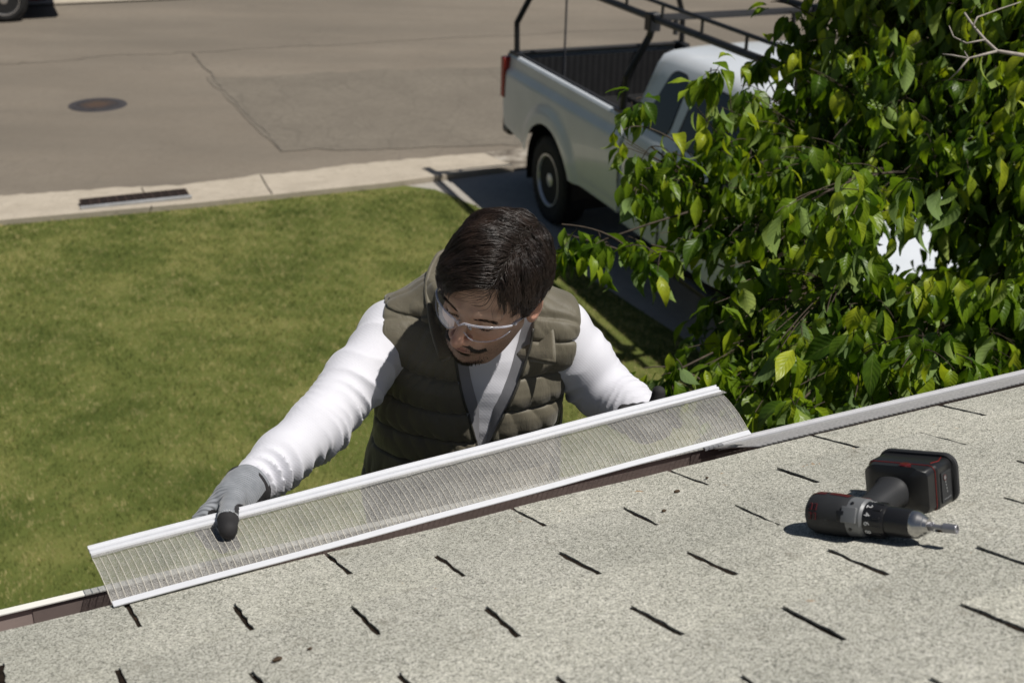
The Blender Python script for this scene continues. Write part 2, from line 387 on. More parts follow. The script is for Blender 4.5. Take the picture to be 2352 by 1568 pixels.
# manhole cover
mc = (ground_at(155, 238)+ground_at(293, 238))/2; mc[2] = -.02
x = N('cast_iron'); rd = x.n('ShaderNodeVectorMath', operation='LENGTH'); x.l(x.co(), rd.inputs[0])
rust = x.ramp(x.math('ADD', rd.outputs['Value'], x.math('MULTIPLY', x.noise(9, 5), .25)), [(.20, 1.), (.36, 0.)])
c = x.mix(rust, (.055, .05, .052), (.115, .075, .052)); x.set(c, .65, .15); MAT_IRON = x.m
mr = root('manhole_cover', mc, 'round rusty cast-iron manhole cover set in the asphalt street', 'manhole cover')
mb = MB(); mb.lathe((0,0,0), (0,0,1), [(-.01, .30), (.008, .30), (.010, .29)], 48)
for ix in range(-6, 7):
    for iy in range(-6, 7):
        if (ix*ix+iy*iy) < 38: mb.box((ix*.042, iy*.042, .011), (.013, .013, .003))
mb.build('lid', MAT_IRON, mr, local=True)
mb = MB()
T = np.linspace(0, 2*math.pi, 49)[:-1]
mb.loft([[ (r*math.cos(t), r*math.sin(t), z) for t in T] for r, z in ((.302, -.01), (.306, .006), (.35, .006), (.36, -.01))], caps=False)
mb.build('frame', MAT_IRON, mr, local=True)

# storm drain
g0, g1, g2, g3 = ground_at(187, 474), ground_at(428, 449), ground_at(434, 469), ground_at(190, 491)
gc = (g0+g1+g2+g3)/4; dr = root('storm_drain', (gc[0], gc[1], .03), 'long rusty slotted storm drain grate in the concrete kerb', 'storm drain')
gx = nrm((g1-g0)*[1,1,0]); gy = A(-gx[1], gx[0], 0); L2 = np.linalg.norm(g1-g0)/2; W2 = np.linalg.norm(g0-g3)/2*.95
MAT_RUST = simple('rusty_steel', (.045, .028, .022), .7, .3, var=.5, scale=30)
mb = MB(); B3 = [gx, gy, A(0,0,1)]
for k in range(13): mb.box(gx*(-L2+2*L2*k/12)+A(0,0,.040), (.008, W2, .006), B3)
for k in range(4): mb.box(gy*(-W2+2*W2*k/3)+A(0,0,.042), (L2, .008, .006), B3)
mb.build('grate', MAT_RUST, dr, local=True)
mb = MB(); mb.box((0,0,.034), (L2-.01, W2-.005, .003), B3); mb.build('pit', simple('pit_black', (.008, .007, .007), .9), dr, local=True)
mb = MB(); mb.box(-gy*(W2+.022)+A(0,0,.037), (L2+.02, .018, .012), B3); mb.build('lip', simple('grey_steel', (.42, .43, .44), .55, .2), dr, local=True)
# ================================================================== THE HOUSE
house = root('house', (*(O+eo*-1)[:2], 0), 'single-storey house with grey shingle roof, white gutter and brown trough at the bottom', 'house')
# shingles
x = N('shingle_granules'); co = x.co()
vo = x.n('ShaderNodeTexVoronoi'); vo.inputs['Scale'].default_value = 620; x.l(co, vo.inputs['Vector'])
hs = x.n('ShaderNodeSeparateColor'); x.l(vo.outputs['Color'], hs.inputs[0])
g = x.ramp(hs.outputs[0], [(0., (.03, .03, .028)), (.16, (.20, .20, .175)), (.5, (.52, .51, .445)), (.85, (.72, .70, .63)), (1., (.88, .86, .80))])
vo2 = x.n('ShaderNodeTexVoronoi'); vo2.inputs['Scale'].default_value = 250; x.l(co, vo2.inputs['Vector']); h2 = x.n('ShaderNodeSeparateColor'); x.l(vo2.outputs['Color'], h2.inputs[0])
g = x.mix(.28, g, x.ramp(h2.outputs[0], [(0., (.2, .2, .175)), (.5, (.5, .5, .43)), (1., (.8, .79, .7))]))
big = x.ramp(x.noise(3.2, 6, .62), [(.3, (.78, .785, .765)), (.7, (1.03, 1.025, 1.01))])
c = x.mix(1., g, big, 'MULTIPLY')
tn = x.n('ShaderNodeAttribute', attribute_name='tone'); c = x.mix(1., c, x.ramp(tn.outputs['Fac'], [(0., (.90, .90, .90)), (1., (1.06, 1.055, 1.04))]), 'MULTIPLY')
st = x.ramp(x.noise(16, 6, .75), [(.58, 0.), (.70, .5)]); c = x.mix(st, c, (.20, .185, .145))
li = x.math('MULTIPLY', x.ramp(x.noise(38, 3, .6), [(.69, 0.), (.73, .8)]), x.ramp(x.noise(5.5, 2), [(.55, 0.), (.62, 1.)])); c = x.mix(li, c, (.38, .19, .05))
x.set(c, .95, 0, .15); x.bump(x.math('ADD', hs.outputs[1], x.math('MULTIPLY', h2.outputs[1], 1.5)), .55, .0012); MAT_SHIN = x.m
x = N('cutout_dirt_shade'); c = x.ramp(x.noise(60, 4, .7), [(.35, (.012, .009, .007)), (.62, (.028, .019, .013)), (.78, (.14, .08, .045))]); x.set(c, .95, 0, .1); x.bump(x.noise(200, 3), .6, .002); MAT_DIRT_SHADE = x.m  # dirt in the slots, with the slot shade painted in as near-black
TAB, EXP = .305, .127
offs = [0., .4239, -.1416, .3068, .7655, 1.2033, 1.7115]
for k in range(7, 20): offs.append(offs[-1]+.47)
wob1, wob2 = make_wob(5, 9), make_wob(6, 60, 14)
tab_t = []; Vs, Fs, Vd, Fd = [], [], [], []; bs = bd = 0
r_ = np.random.default_rng(11)
NU, NV = 20, 9
for k in range(0, 13):
    frac = offs[k] % 1.
    cuts = [(m+frac)*TAB for m in range(-8, 13)]
    js = r_.normal(0, .003, len(cuts)); gw = r_.uniform(.0031, .0047, len(cuts)); sk = r_.normal(0, .004, len(cuts))
    top = EXP+.012
    for m in range(len(cuts)-1):
        u = np.linspace(0, 1, NU); v = np.linspace(0, 1, NV); U, W = np.meshgrid(u, v, indexing='ij')
        jl = r_.normal(0, .0011, NV); jr = r_.normal(0, .0011, NV); jb = np.cumsum(r_.normal(0, .0006, NU)); jb -= np.linspace(jb[0], jb[-1], NU)
        a0 = cuts[m]+js[m]+gw[m]+sk[m]*W+jl[None, :]; a1 = cuts[m+1]+js[m+1]-gw[m+1]+sk[m+1]*W+jr[None, :]
        a_ = a0+(a1-a0)*U; u_ = k*EXP+W*top+jb[:, None]*(1-W)+r_.normal(0, .0012)*(1-W)
        lift = r_.uniform(.0, .0009); curl = r_.uniform(0, .0012)*np.maximum(0, np.abs(U-.5)*2-.6)*(1-W)
        h = .0040*(1-W)+.0012+lift*(1-W)**2+curl
        h = h-.0038
        P = O+a_[..., None]*ea+u_[..., None]*eu+h[..., None]*en
        P = P+en*(.0010*wob1(P.reshape(-1, 3)).reshape(P.shape[:2]))[..., None]
        Q = P-en*.0030
        Vs += [P.reshape(-1, 3), Q.reshape(-1, 3)]; tab_t.append(np.full(2*NU*NV, r_.uniform(0, 1)))
        n0 = NU*NV; gf = grid_faces(NU, NV); Fs += [gf+bs]
        idx = np.arange(n0).reshape(NU, NV)
        for edge in (idx[:, 0], idx[0, ::-1], idx[-1, :]):
            Fs.append(np.stack([edge[:-1], edge[1:], edge[1:]+n0, edge[:-1]+n0], 1)[:, ::-1]+bs)
        bs += 2*n0
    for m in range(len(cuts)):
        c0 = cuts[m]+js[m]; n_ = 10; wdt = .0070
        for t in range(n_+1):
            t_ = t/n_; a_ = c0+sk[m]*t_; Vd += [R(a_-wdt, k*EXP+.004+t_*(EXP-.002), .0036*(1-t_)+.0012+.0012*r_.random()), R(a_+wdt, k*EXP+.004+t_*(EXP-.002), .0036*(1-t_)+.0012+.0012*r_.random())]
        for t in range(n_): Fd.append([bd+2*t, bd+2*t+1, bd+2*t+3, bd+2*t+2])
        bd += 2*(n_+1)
Vs = np.concatenate(Vs); Fs = np.concatenate(Fs)
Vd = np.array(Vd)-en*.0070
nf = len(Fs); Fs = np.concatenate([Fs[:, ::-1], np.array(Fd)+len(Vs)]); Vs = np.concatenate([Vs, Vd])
roof = obj('roof', Vs, Fs, None, house, mats=[MAT_SHIN, MAT_DIRT_SHADE], midx=[0]*nf+[1]*len(Fd), attr={'tone': np.concatenate(tab_t+[np.full(len(Vd), .5)])})
# deck under the shingles and the upper slope
mb = MB()
mb.box(R(0, 2.9, -.026), (9, 2.9, .012), [ea, eu, en]); mb.build('roof_deck', simple('plywood', (.30, .2, .11), .8), house)
mb = MB(); mb.box(R(0, 3.72, -.003), (9, 2.06, .006), [ea, eu, en])
mb.box(R(-5.9, .86, -.005), (3.1, .85, .006), [ea, eu, en]); mb.box(R(7.0, .86, -.005), (3.4, .85, .006), [ea, eu, en])
mb.build('shingle_field', MAT_SHIN, roof)
MAT_WALL = simple('stucco', (.48, .44, .36), .9, bump=.5)
mb = MB(); c_ = O-eo*3.2; mb.box((c_[0], c_[1], 1.3), (8.5, 2.7, 1.33), [ea, eo, A(0,0,1)]); mb.build('wall', MAT_WALL, house)
MAT_WHITE = simple('white_aluminium', (.83, .82, .76), .45, var=.04)
mb = MB(); c_ = O-eo*.015; mb.box((c_[0], c_[1], EZ-.12), (9, .012, .09), [ea, eo, A(0,0,1)]); mb.build('fascia', simple('fascia_paint', (.62, .58, .5), .6), house)
mb = MB(); c_ = O-eo*.27; mb.box((c_[0], c_[1], EZ-.215), (9, .245, .008), [ea, eo, A(0,0,1)]); mb.build('soffit', simple('soffit_paint', (.55, .52, .45), .7), house)
# gutter trough: brown inside, white outside lip
MAT_BROWN = simple('brown_trough_paint', (.36, .29, .265), .5, var=.15, scale=8, bump=.05)
def prof(pts, a0, a1, mb, mi=0):
    for (o0, z0), (o1, z1) in zip(pts[:-1], pts[1:]):
        mb.add([A(*(O+ea*a0+eo*o0)[:2], z0), A(*(O+ea*a1+eo*o0)[:2], z0), A(*(O+ea*a1+eo*o1)[:2], z1), A(*(O+ea*a0+eo*o1)[:2], z1)], [(0,1,2,3)], mi)
LZ = 2.768; LO = .103
gutter = MB(); prof([(.002, EZ-.02), (.002, 2.69), (.085, 2.688), (.100, 2.70), (LO+.001, 2.722), (LO+.001, LZ-.002)], -7, 7, gutter)
gut = gutter.build('gutter', MAT_BROWN, house)
mb = MB(); prof([(LO+.0125, LZ-.02), (LO+.0125, LZ-.0005), (LO-.0035, LZ+.0015), (LO-.0035, LZ-.0005)], -7, 7, mb)
prof([(.0, 2.684), (.085, 2.682), (.105, 2.695), (LO+.02, 2.72), (LO+.012, LZ-.02)], -7, 7, mb); mb.build('gutter_lip', MAT_WHITE, gut)
for a_ in (-.118, 1.03):
    mb = MB(); prof([(.003, 2.75), (.0045, 2.6925), (.084, 2.6905), (.0985, 2.7025), (LO-.0005, 2.724), (LO-.0005, LZ-.004)], a_, a_+.2, mb)
    mb.build('gutter_joint_shade', simple('brown_joint_shade', (.22, .175, .16), .55), gut)  # darker brown on the joint pieces paints in the loose panel's shadow
x = N('rivet'); x.set((.5, .5, .48), .4, .6); MAT_RIV = x.m
for a_ in (-.135, -.03, -.10):
    mb = MB(); mb.lathe(A(*(O+ea*a_+eo*(.03+.3*abs(a_+.07)))[:2], 2.690), (0,0,1), [(0, .0022), (.001, .0018), (.0014, .0006)], 8)
    mb.build('rivet', MAT_RIV, gut)

# --- gutter guard (installed part)
MAT_ALU = simple('brushed_aluminium', (.58, .58, .60), .5, .3, .5, var=.05, scale=40)
MAT_ALUW = simple('white_aluminium_rail', (.66, .67, .70), .5, .0, .5, var=.03, scale=40)
def mesh_metal(name, see, c0, c1, freq=900):
    x = N(name)
    uvn = x.n('ShaderNodeSeparateXYZ'); x.l(x.co('UV'), uvn.inputs[0])
    wob = x.noise(55, 3, .6); fine = x.noise(freq, 2, .8)
    base = x.ramp(fine, [(.35, tuple(A(*c0))), (.62, tuple(A(*c1)))])
    tint = x.ramp(x.noise(14, 4, .6), [(.35, (.8, .8, .8)), (.65, (1.1, 1.1, 1.08))]); base = x.mix(1., base, tint, 'MULTIPLY')
    x.set(base, .5, .2, .5); x.bump(fine, .4, .0006)
    tr = x.n('ShaderNodeBsdfTransparent'); mx = x.n('ShaderNodeMixShader')
    f = x.ramp(fine, [(.40, min(1., see+.25)), (.6, max(0., see-.25))])
    x.l(f, mx.inputs[0]); x.l(x.b.outputs[0], mx.inputs[1]); x.l(tr.outputs[0], mx.inputs[2]); x.l(mx.outputs[0], x.out.inputs[0])
    return x.m
MAT_MESH = mesh_metal('steel_micromesh', .42, (.19, .19, .185), (.60, .585, .55))
MAT_RIDGE = simple('mesh_crimp', (.66, .62, .54), .6, .0, .5, var=.35, scale=350)
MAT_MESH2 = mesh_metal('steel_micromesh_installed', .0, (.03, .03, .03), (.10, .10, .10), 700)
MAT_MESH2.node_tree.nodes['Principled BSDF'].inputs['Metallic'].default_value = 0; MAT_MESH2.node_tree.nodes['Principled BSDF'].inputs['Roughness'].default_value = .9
def guard(P0, P1, P2, P3, bow, pitch, name_root, nv=12, rel=.0012, skew=0., a_start=0):
    """corrugated mesh strip between near edge P0-P1 and far edge P2-P3; returns vertices, faces, uv, ridge tubes"""
    Ln = np.linalg.norm(P1-P0); nr = int(Ln/pitch); sub = 6; nu = nr*sub+1
    N_ = nrm(np.cross(P1-P0, P2-P0)); N_ = N_ if N_[2] > 0 else -N_
    s_ = np.linspace(0, 1, nu)[:, None]; v = np.linspace(0, 1, nv)[None, :]
    ph = (np.arange(nu) % sub)/sub
    ridge = np.where((np.arange(nu) % sub) == 0, 1., 0.)+np.where(np.isin(np.arange(nu) % sub, (1, 5)), .35, 0.)
    sk = s_+skew*(v-.5)*0
    base = P0[None, None]*((1-sk)*(1-v))[..., None]+P1*((sk)*(1-v))[..., None]+P2*((1-sk)*v)[..., None]+P3*(sk*v)[..., None]
    bw = bow*4*v*(1-v)
    P = base+N_*(bw+rel*ridge[:, None]*np.ones_like(v))[..., None]
    P = P+N_*(.0006*make_wob(31, 25)(P.reshape(-1, 3)).reshape(P.shape[:2]))[..., None]
    rid = [P[i] + N_*.0006 for i in range(0, nu, sub)]
    uv = np.stack([np.broadcast_to(s_*nr, P.shape[:2]), np.broadcast_to(v, P.shape[:2])], -1).reshape(-1, 2)
    return P.reshape(-1, 3), grid_faces(nu, nv), uv, rid, N_
gA0, gA1 = 1.075, 4.2
Pn0, Pn1 = R(gA0, -.002, .004), R(gA1, -.002, .004)
Pf0 = A(*(O+ea*(gA0-.0)+eo*(LO-.008))[:2], LZ-.001); Pf1 = A(*(O+ea*gA1+eo*(LO-.008))[:2], LZ-.001)
sh_ = ea*.035
V_, F_, uv_, rid, NN = guard(Pn0+sh_, Pn1+sh_, Pf0-sh_*.4, Pf1-sh_*.4, .002, .0115, 'g', 8, .0010)
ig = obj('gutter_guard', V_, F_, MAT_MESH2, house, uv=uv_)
mb = MB()
for r_l in rid: mb.tube(r_l[::2], .0020, 6, caps=False)
mb.build('crimp', simple('crimp_steel', (.60, .585, .57), .5, .1, var=.15, scale=200), ig)
mb = MB(); prof([(LO-.008, LZ-.001), (LO-.007, LZ+.003), (LO-.003, LZ+.003), (LO-.002, LZ+.0025), (LO+.001, LZ+.0025), (LO+.002, LZ+.004), (LO+.006, LZ+.0035), (LO+.0068, LZ+.0015)], gA0-.02, gA1, mb); mb.build('guard_rail', MAT_ALU, ig)
mb = MB(); mb.tube([Pf0+(Pf1-Pf0)*t-eo*.014+A(0,0,.004+.0006*math.sin(t*700)) for t in np.linspace(0, 1, 500)], .0009, 5); mb.build('seam_bead', simple('bead_steel', (.8, .79, .76), .3, .5), ig)

# --- the loose guard in the man's hands
G0, G1, G2, G3 = A(-.554, 1.428, 2.817), A(.434, 1.972, 2.819), A(-.630, 1.557, 2.821), A(.391, 2.112, 2.839)
pr = root('gutter_guard_panel', (G0+G1+G2+G3)/4, 'loose silver mesh gutter guard strip with white rails held by the man over the gutter', 'gutter guard')
gw_ = G2-G0; gl = nrm(G1-G0); gw2 = G3-G1
Na = G0+gw_*.02; Nb = G1+gw2*.02
V_, F_, uv_, rid, GN = guard(Na, Nb, G2-nrm(gw_)*.018, G3-nrm(gw2)*.018, .007, .0100, 'p', 12, .0007)
pm = obj('mesh', V_, F_, MAT_MESH, pr, uv=uv_)
mb = MB()
for r_l in rid: mb.tube(r_l[::2], .0006, 4, caps=False)
mb.build('crimp', MAT_RIDGE, pm)
mb = MB()   # fold along the far rail, doubled mesh
t_ = np.linspace(0, 1, 60); wv = make_wob(41, 40)
mb.loft([[G2*(1-q)+G3*q-nrm(gw_)*(.030+.001*math.sin(90*q))+GN*.0045, G2*(1-q)+G3*q-nrm(gw_)*.018+GN*.0035] for q in t_], close=False); mb.build('mesh_hem', MAT_MESH, pm)
mb = MB()   # near rail: flat strip
def rail(mb, A0, A1, d0, d1, prof_):
    rings = [[A0+nrm(d0)*q+GN*h for q, h in prof_], [A1+nrm(d1)*q+GN*h for q, h in prof_]]
    n_ = 14; mb.loft([[p*(1-k/n_)+q*k/n_ + A(0,0,.0006*math.sin(k*1.3)) for p, q in zip(*rings)] for k in range(n_+1)])
rail(mb, G0, G1, gw_, gw2, [(-.006, .0015), (.0065, .0015), (.0065, .0032), (-.006, .0032)]); mb.build('rail', MAT_ALUW, pr)
mb = MB(); pf = [(.003, .0)]
xs_ = [-.0225, -.0215, -.017, -.016, -.0125, -.0115, -.0065, -.0055, 0., .0015]; hs_ = [.0042, .0068, .0068, .0036, .0036, .0070, .0070, .0034, .0034, .0062]
rail(mb, G2, G3, gw_, gw2, list(zip(xs_, hs_))+[(.002, .0), (-.0225, .0)]); fr = mb.build('rail', MAT_ALUW, pr)

# debris on the shingles
MAT_CRUMB = simple('dried_debris', (.06, .038, .02), .9, var=.4, scale=200, bump=.8, bscale=500)
for i, (px_, py_, r_) in enumerate(((1555, 1130, .0045), (1525, 1174, .0035), (1624, 1098, .003), (2163, 1219, .0075), (637, 1516, .0045), (712, 1490, .0025))):
    d = ray(px_, py_); t = ((O+en*.0005-CAM)@en)/(d@en); p = CAM+d*t
    mb = MB(); bm = bmesh.new(); bmesh.ops.create_icosphere(bm, subdivisions=2, radius=1)
    rr = np.random.default_rng(i); el = rr.uniform(.8, 1.5)
    vv = [p+(ea*v.co.x*el*r_+eu*v.co.y*r_*.8+en*(v.co.z*r_*.6+r_*.35))*(1+.25*math.sin(7*v.co.x+i)+.15*math.cos(9*v.co.y)) *1. if False else p+(ea*v.co.x*el*r_+eu*v.co.y*r_*.8+en*(v.co.z*r_*.6+r_*.35))*(1+.18*math.sin(5*v.co.x+i)*math.cos(6*v.co.y)) for v in bm.verts]
    mb.add(vv, [[v.index for v in f.verts] for f in bm.faces]); bm.free()
    lb = ['small dark seed crumb on the shingles below the panel, nearest the gutter guard end', 'second dark seed crumb on the shingles, just below the larger one', 'tiny crumb beside the slot near the loose panel end', 'brown pebble-like crumb on the shingles under the drill bit', 'dark bud lying on the shingles at the bottom left of the roof', 'thin brown leaf scrap on the lower left shingles'][i]
    props(mb.build('debris_crumb', MAT_CRUMB, smooth=True), lb, 'debris', 'crumbs lying on the shingles')
# ================================================================== PICKUP TRUCK (x forward from the rear axle, y to its left)
yaw = math.radians(-67.95)
truck = root('pickup_truck', (1.22, 11.57, 0), 'white pickup truck with black ladder rack parked in the driveway behind the tree', 'pickup truck', rotz=yaw)
x = N('white_car_paint'); x.set((.80, .82, .83), .32, 0, .5, Coat_Weight=.6, Coat_Roughness=.06)
x.l(x.ramp(x.noise(2.5, 4), [(.35, (.68, .72, .76)), (.7, (.76, .80, .84))]), x.b.inputs['Base Color']); MAT_PAINT = x.m
MAT_LINER = simple('bed_liner', (.015, .015, .016), .6, var=.2)
MAT_TYRE = simple('tyre_rubber', (.018, .018, .018), .85, var=.3, scale=30)
x = N('steel_rim'); x.set(x.ramp(x.noise(8, 3), [(.3, (.62, .63, .64)), (.7, (.80, .80, .80))]), .30, .45); MAT_RIM = x.m
x = N('dark_glass'); x.set((.012, .018, .028), .06, 0, .6); MAT_DGLASS = x.m
x = N('red_lens'); x.set((.35, .03, .025), .2, 0, .5); MAT_RED = x.m
MAT_BLACKM = simple('black_powder_coat', (.014, .014, .016), .45, var=.2)
MAT_CHROME = simple('chrome', (.7, .7, .72), .2, .9, var=.03)
WR = .405; HW = 1.01; RZ = 1.365
def well(px_, pz, xc): return math.hypot(px_-xc, pz-WR)
def side_y(px_, z, xs=(0.,)):
    y = HW - .035*((z-.95)/.45)**2 - (.034 if z > 1.19 else 0)*min(1, (z-1.19)/.025) 
    for xc in xs:
        d = well(px_, z, xc); 
        if d < .70: y += .035*max(0, math.sin(min(1, (0.70-d)/.12)*math.pi/2))*(1 if z < 1.12 else max(0, 1-(z-1.12)/.06))
    return y
def side_panel(mb, x0, x1, z0f, z1, sgn, xs, dx=.035, dz=.035, ylim=None):
    nx = int((x1-x0)/dx)+1; nz = int((z1-.42)/dz)+1; X = np.linspace(x0, x1, nx); Z = np.linspace(.42, z1, nz)
    V = {}; 
    for i, px_ in enumerate(X):
        for j, z in enumerate(Z):
            zz = max(z, z0f(px_)); qx, qz = px_, zz
            for xc in xs:
                d = well(qx, qz, xc)
                if d < .53 and d > .53-.05: k = .53/d; qx, qz = xc+(qx-xc)*k, WR+(qz-WR)*k
            V[i, j] = (qx, sgn*side_y(qx, qz, xs), qz)
    b = len(mb.V); idx = {k: b+n for n, k in enumerate(V)}; mb.V += [list(v) for v in V.values()]
    for i in range(nx-1):
        for j in range(nz-1):
            cx_, cz_ = (X[i]+X[i+1])/2, (Z[j]+Z[j+1])/2
            if cz_ < z0f(cx_)-dz or any(well(cx_, cz_, xc) < .505 for xc in xs): continue
            f = [idx[i, j], idx[i+1, j], idx[i+1, j+1], idx[i, j+1]]; f = f if sgn < 0 else f[::-1]
            mb.F.append(f); mb.mi.append(0)
bot = lambda px_: .56 if px_ > -.55 else .56+(-.55-px_)*.16
XR, XB = -1.145, 1.45
mb = MB()
for sgn in (-1, 1):
    side_panel(mb, XR, XB, bot, RZ-.03, sgn, (0.,))
    # rounded top rail and inner drop
    Xs = np.linspace(XR, XB, 30); pr_ = [(HW-.062, RZ-.03), (HW-.075, RZ-.008), (HW-.10, RZ), (HW-.12, RZ-.004)]
    mb.loft([[(px_, sgn*(y-.0), z) for y, z in pr_] for px_ in Xs], close=False)
    # dark arch lip
    for px_ in (XB,): mb.box((px_-.004, sgn*(HW-.07), .95), (.004, .055, .39))
bed = mb.build('bed', MAT_PAINT, truck, smooth=True, local=True, auto=40)
mb = MB()
for sgn in (-1, 1):
    Xs = np.linspace(XR+.02, XB-.01, 60)
    mb.loft([[(px_, sgn*(HW-.10), RZ+.012), (px_, sgn*(HW-.135), RZ+.012), (px_, sgn*(HW-.14), RZ-.06), (px_, sgn*(HW-.17-(.007 if i % 2 else 0)), RZ-.07), (px_, sgn*(HW-.17-(.007 if i % 2 else 0)), .86)] for i, px_ in enumerate(Xs)], close=False)
    mb.box((0.02, sgn*(HW-.27), .93), (.52, .10, .08), bev=.03)
Ys = np.linspace(-(HW-.17), HW-.17, 50)
mb.loft([[(XR+.07+(.007 if i % 2 else 0), y, RZ-.05), (XR+.07+(.007 if i % 2 else 0), y, .86)] for i, y in enumerate(Ys)], close=False)
mb.box((XR+.045, 0, RZ+.004), (.035, HW-.10, .014), bev=.006)
for i, px_ in enumerate(np.linspace(XR+.1, XB-.08, 24)): mb.box((px_, 0, .86), (.03, HW-.16, .012))
mb.box((.15, 0, .84), (1.3, HW-.12, .01)); mb.box((XB-.05, 0, 1.1), (.02, HW-.12, .26))
mb.build('bed_liner', MAT_LINER, bed, local=True)
mb = MB()
Ys = np.linspace(-.99, .99, 24)
mb.loft([[(XR-.03+.03*abs(y)**6, y*1.0, .60), (XR-.045+.03*abs(y)**6, y, .95), (XR-.035+.03*abs(y)**6, y, 1.2), (XR-.02+.03*abs(y)**6, y*.985, RZ-.03), (XR+.01, y*.98, RZ)] for y in Ys], close=False)
tg = mb.build('tailgate', MAT_PAINT, truck, smooth=True, local=True)
mb = MB(); mb.box((XR-.055, 0, 1.08), (.012, .12, .03), bev=.008); mb.build('handle', MAT_BLACKM, tg, local=True)
for sgn in (-1, 1):
    mb = MB(); mb.box((XR+.0, sgn*(HW-.030), 1.13), (.045, .045, .20), bev=.015); mb.build('tail_light', MAT_RED, truck, local=True)
mb = MB(); mb.box((XR-.13, 0, .60), (.09, .93, .085), bev=.03); mb.box((XR-.24, 0, .52), (.06, .05, .04), bev=.01); mb.build('rear_bumper', MAT_BLACKM, truck, local=True)
# cab and hood as one loft of half sections mirrored
def sec(px_, belt, hw, roofz, rhw, ins=0.):
    half = [(.90*hw, .44), (.975*hw, .50), (.995*hw, .75), (1.*hw, 1.0), (.995*hw, 1.15), (.965*hw, belt-.03), (.94*hw, belt)]
    if roofz > belt+.25: half += [(.94*hw+(rhw-.94*hw)*t, belt+(roofz-.10-belt)*t) for t in (.25, .5, .75, 1.)]+[(rhw-.05, roofz-.035), (rhw-.13, roofz-.008), (rhw*.5, roofz+.012), (0, roofz+.02)]
    else: half += [(.94*hw+(rhw-.94*hw)*t, belt+(roofz-belt)*t) for t in (.3, .55, .75, .9)]+[(rhw*.95, roofz+.001), (rhw*.75, roofz+.006), (rhw*.4, roofz+.012), (0, roofz+.015)]
    return [(px_, -y, z) for y, z in half]+[(px_, y, z) for y, z in half[-2::-1]]
XC = 1.50
secs = [sec(XC, 1.33, 1.0, 1.86, .70), sec(XC+.03, 1.34, 1.008, 1.91, .74), sec(XC+.25, 1.34, 1.01, 1.95, .76), sec(2.4, 1.33, 1.01, 1.965, .76), sec(3.0, 1.31, 1.01, 1.95, .75), sec(3.3, 1.30, 1.01, 1.90, .74),
        sec(3.6, 1.28, 1.01, 1.66, .76), sec(3.82, 1.27, 1.01, 1.45, .78), sec(3.95, 1.25, 1.005, 1.30, .80), sec(4.3, 1.16, 1.0, 1.27, .80), sec(4.9, 1.12, .99, 1.22, .78), sec(5.15, 1.05, .97, 1.14, .74), sec(5.22, .95, .95, 1.0, .74)]
dense = []
for s0, s1 in zip(secs[:-1], secs[1:]):
    n_ = max(1, int(round((s1[0][0]-s0[0][0])/.07))) if s0[0][0] > 3.5 else 1
    for k in range(n_): dense.append([tuple(p+(q-p)*k/n_ for p, q in zip(a_, b_)) for a_, b_ in zip(s0, s1)])
dense.append(secs[-1]); mb = MB(); mb.loft(dense, caps=True)
# cut the front wheel arch
keep = []
for f in mb.F:
    c_ = np.mean([mb.V[i] for i in f], 0)
    keep.append(not (abs(c_[1]) > .8 and c_[2] < .93 and abs(c_[0]-4.15) < .48))
mb.F = [f for f, k in zip(mb.F, keep) if k]; mb.mi = [0]*len(mb.F)
cab = mb.build('cab', MAT_PAINT, truck, smooth=True, local=True, auto=35)
for sgn in (-1, 1):
    mb = MB(); side_panel(mb, 3.62, 4.70, lambda q: .50, 1.05, sgn, (4.15,)); mb.build('front_fender', MAT_PAINT, truck, smooth=True, local=True)
# windows: panes on the slanted sides
def pane(name, poly, sgn, mat=MAT_DGLASS, out=.006, grow=0.):
    hwb = .94*1.01; c_ = np.mean(poly, 0); P = []
    n_ = len(poly)
    for i in range(n_):      # rounded corners
        a_, b_, d_ = A(*poly[i-1]), A(*poly[i]), A(*poly[(i+1) % n_]); r = .09
        p, q = b_+nrm(a_-b_)*r, b_+nrm(d_-b_)*r
        P += [p*(1-t)**2+2*b_*t*(1-t)+q*t*t for t in (0, .25, .5, .75, 1)]
    P = [c_+(p-c_)*(1+grow) for p in P]
    def y_(z): t = (z-1.33)/(1.86-1.33); return hwb+(.76-hwb)*t+out
    V = [(p[0], sgn*y_(p[1]), p[1]) for p in P]; V2 = [(p[0], sgn*(y_(p[1])-.03), p[1]) for p in P]; n_ = len(V)
    m = MB(); m.add(V+V2, [list(range(n_)) if sgn > 0 else list(range(n_))[::-1]]+[[i, (i+1) % n_, n_+(i+1) % n_, n_+i] for i in range(n_)]); return m.build(name, mat, cab, local=True)
for sgn in (-1, 1):
    for poly in ([(1.70, 1.37), (2.12, 1.37), (2.12, 1.82), (1.86, 1.82)], [(2.26, 1.36), (3.50, 1.36), (3.30, 1.60), (3.02, 1.80), (2.30, 1.82)]):
        pane('window_seal', poly, sgn, MAT_BLACKM, .004, .05); pane('window', poly, sgn, MAT_DGLASS, .008)
mb = MB(); mb.add([(3.34, -.66, 1.885), (3.34, .66, 1.885), (3.88, .74, 1.40), (3.88, -.74, 1.40)], [(0,1,2,3)]); 
mb.V = [[v[0], v[1], v[2]+.02] for v in mb.V]; mb.build('windshield', MAT_DGLASS, cab, local=True)
mb = MB(); mb.box((XC-.004, 0, 1.60), (.004, .60, .17), bev=.003); mb.build('rear_window', MAT_DGLASS, cab, local=True)
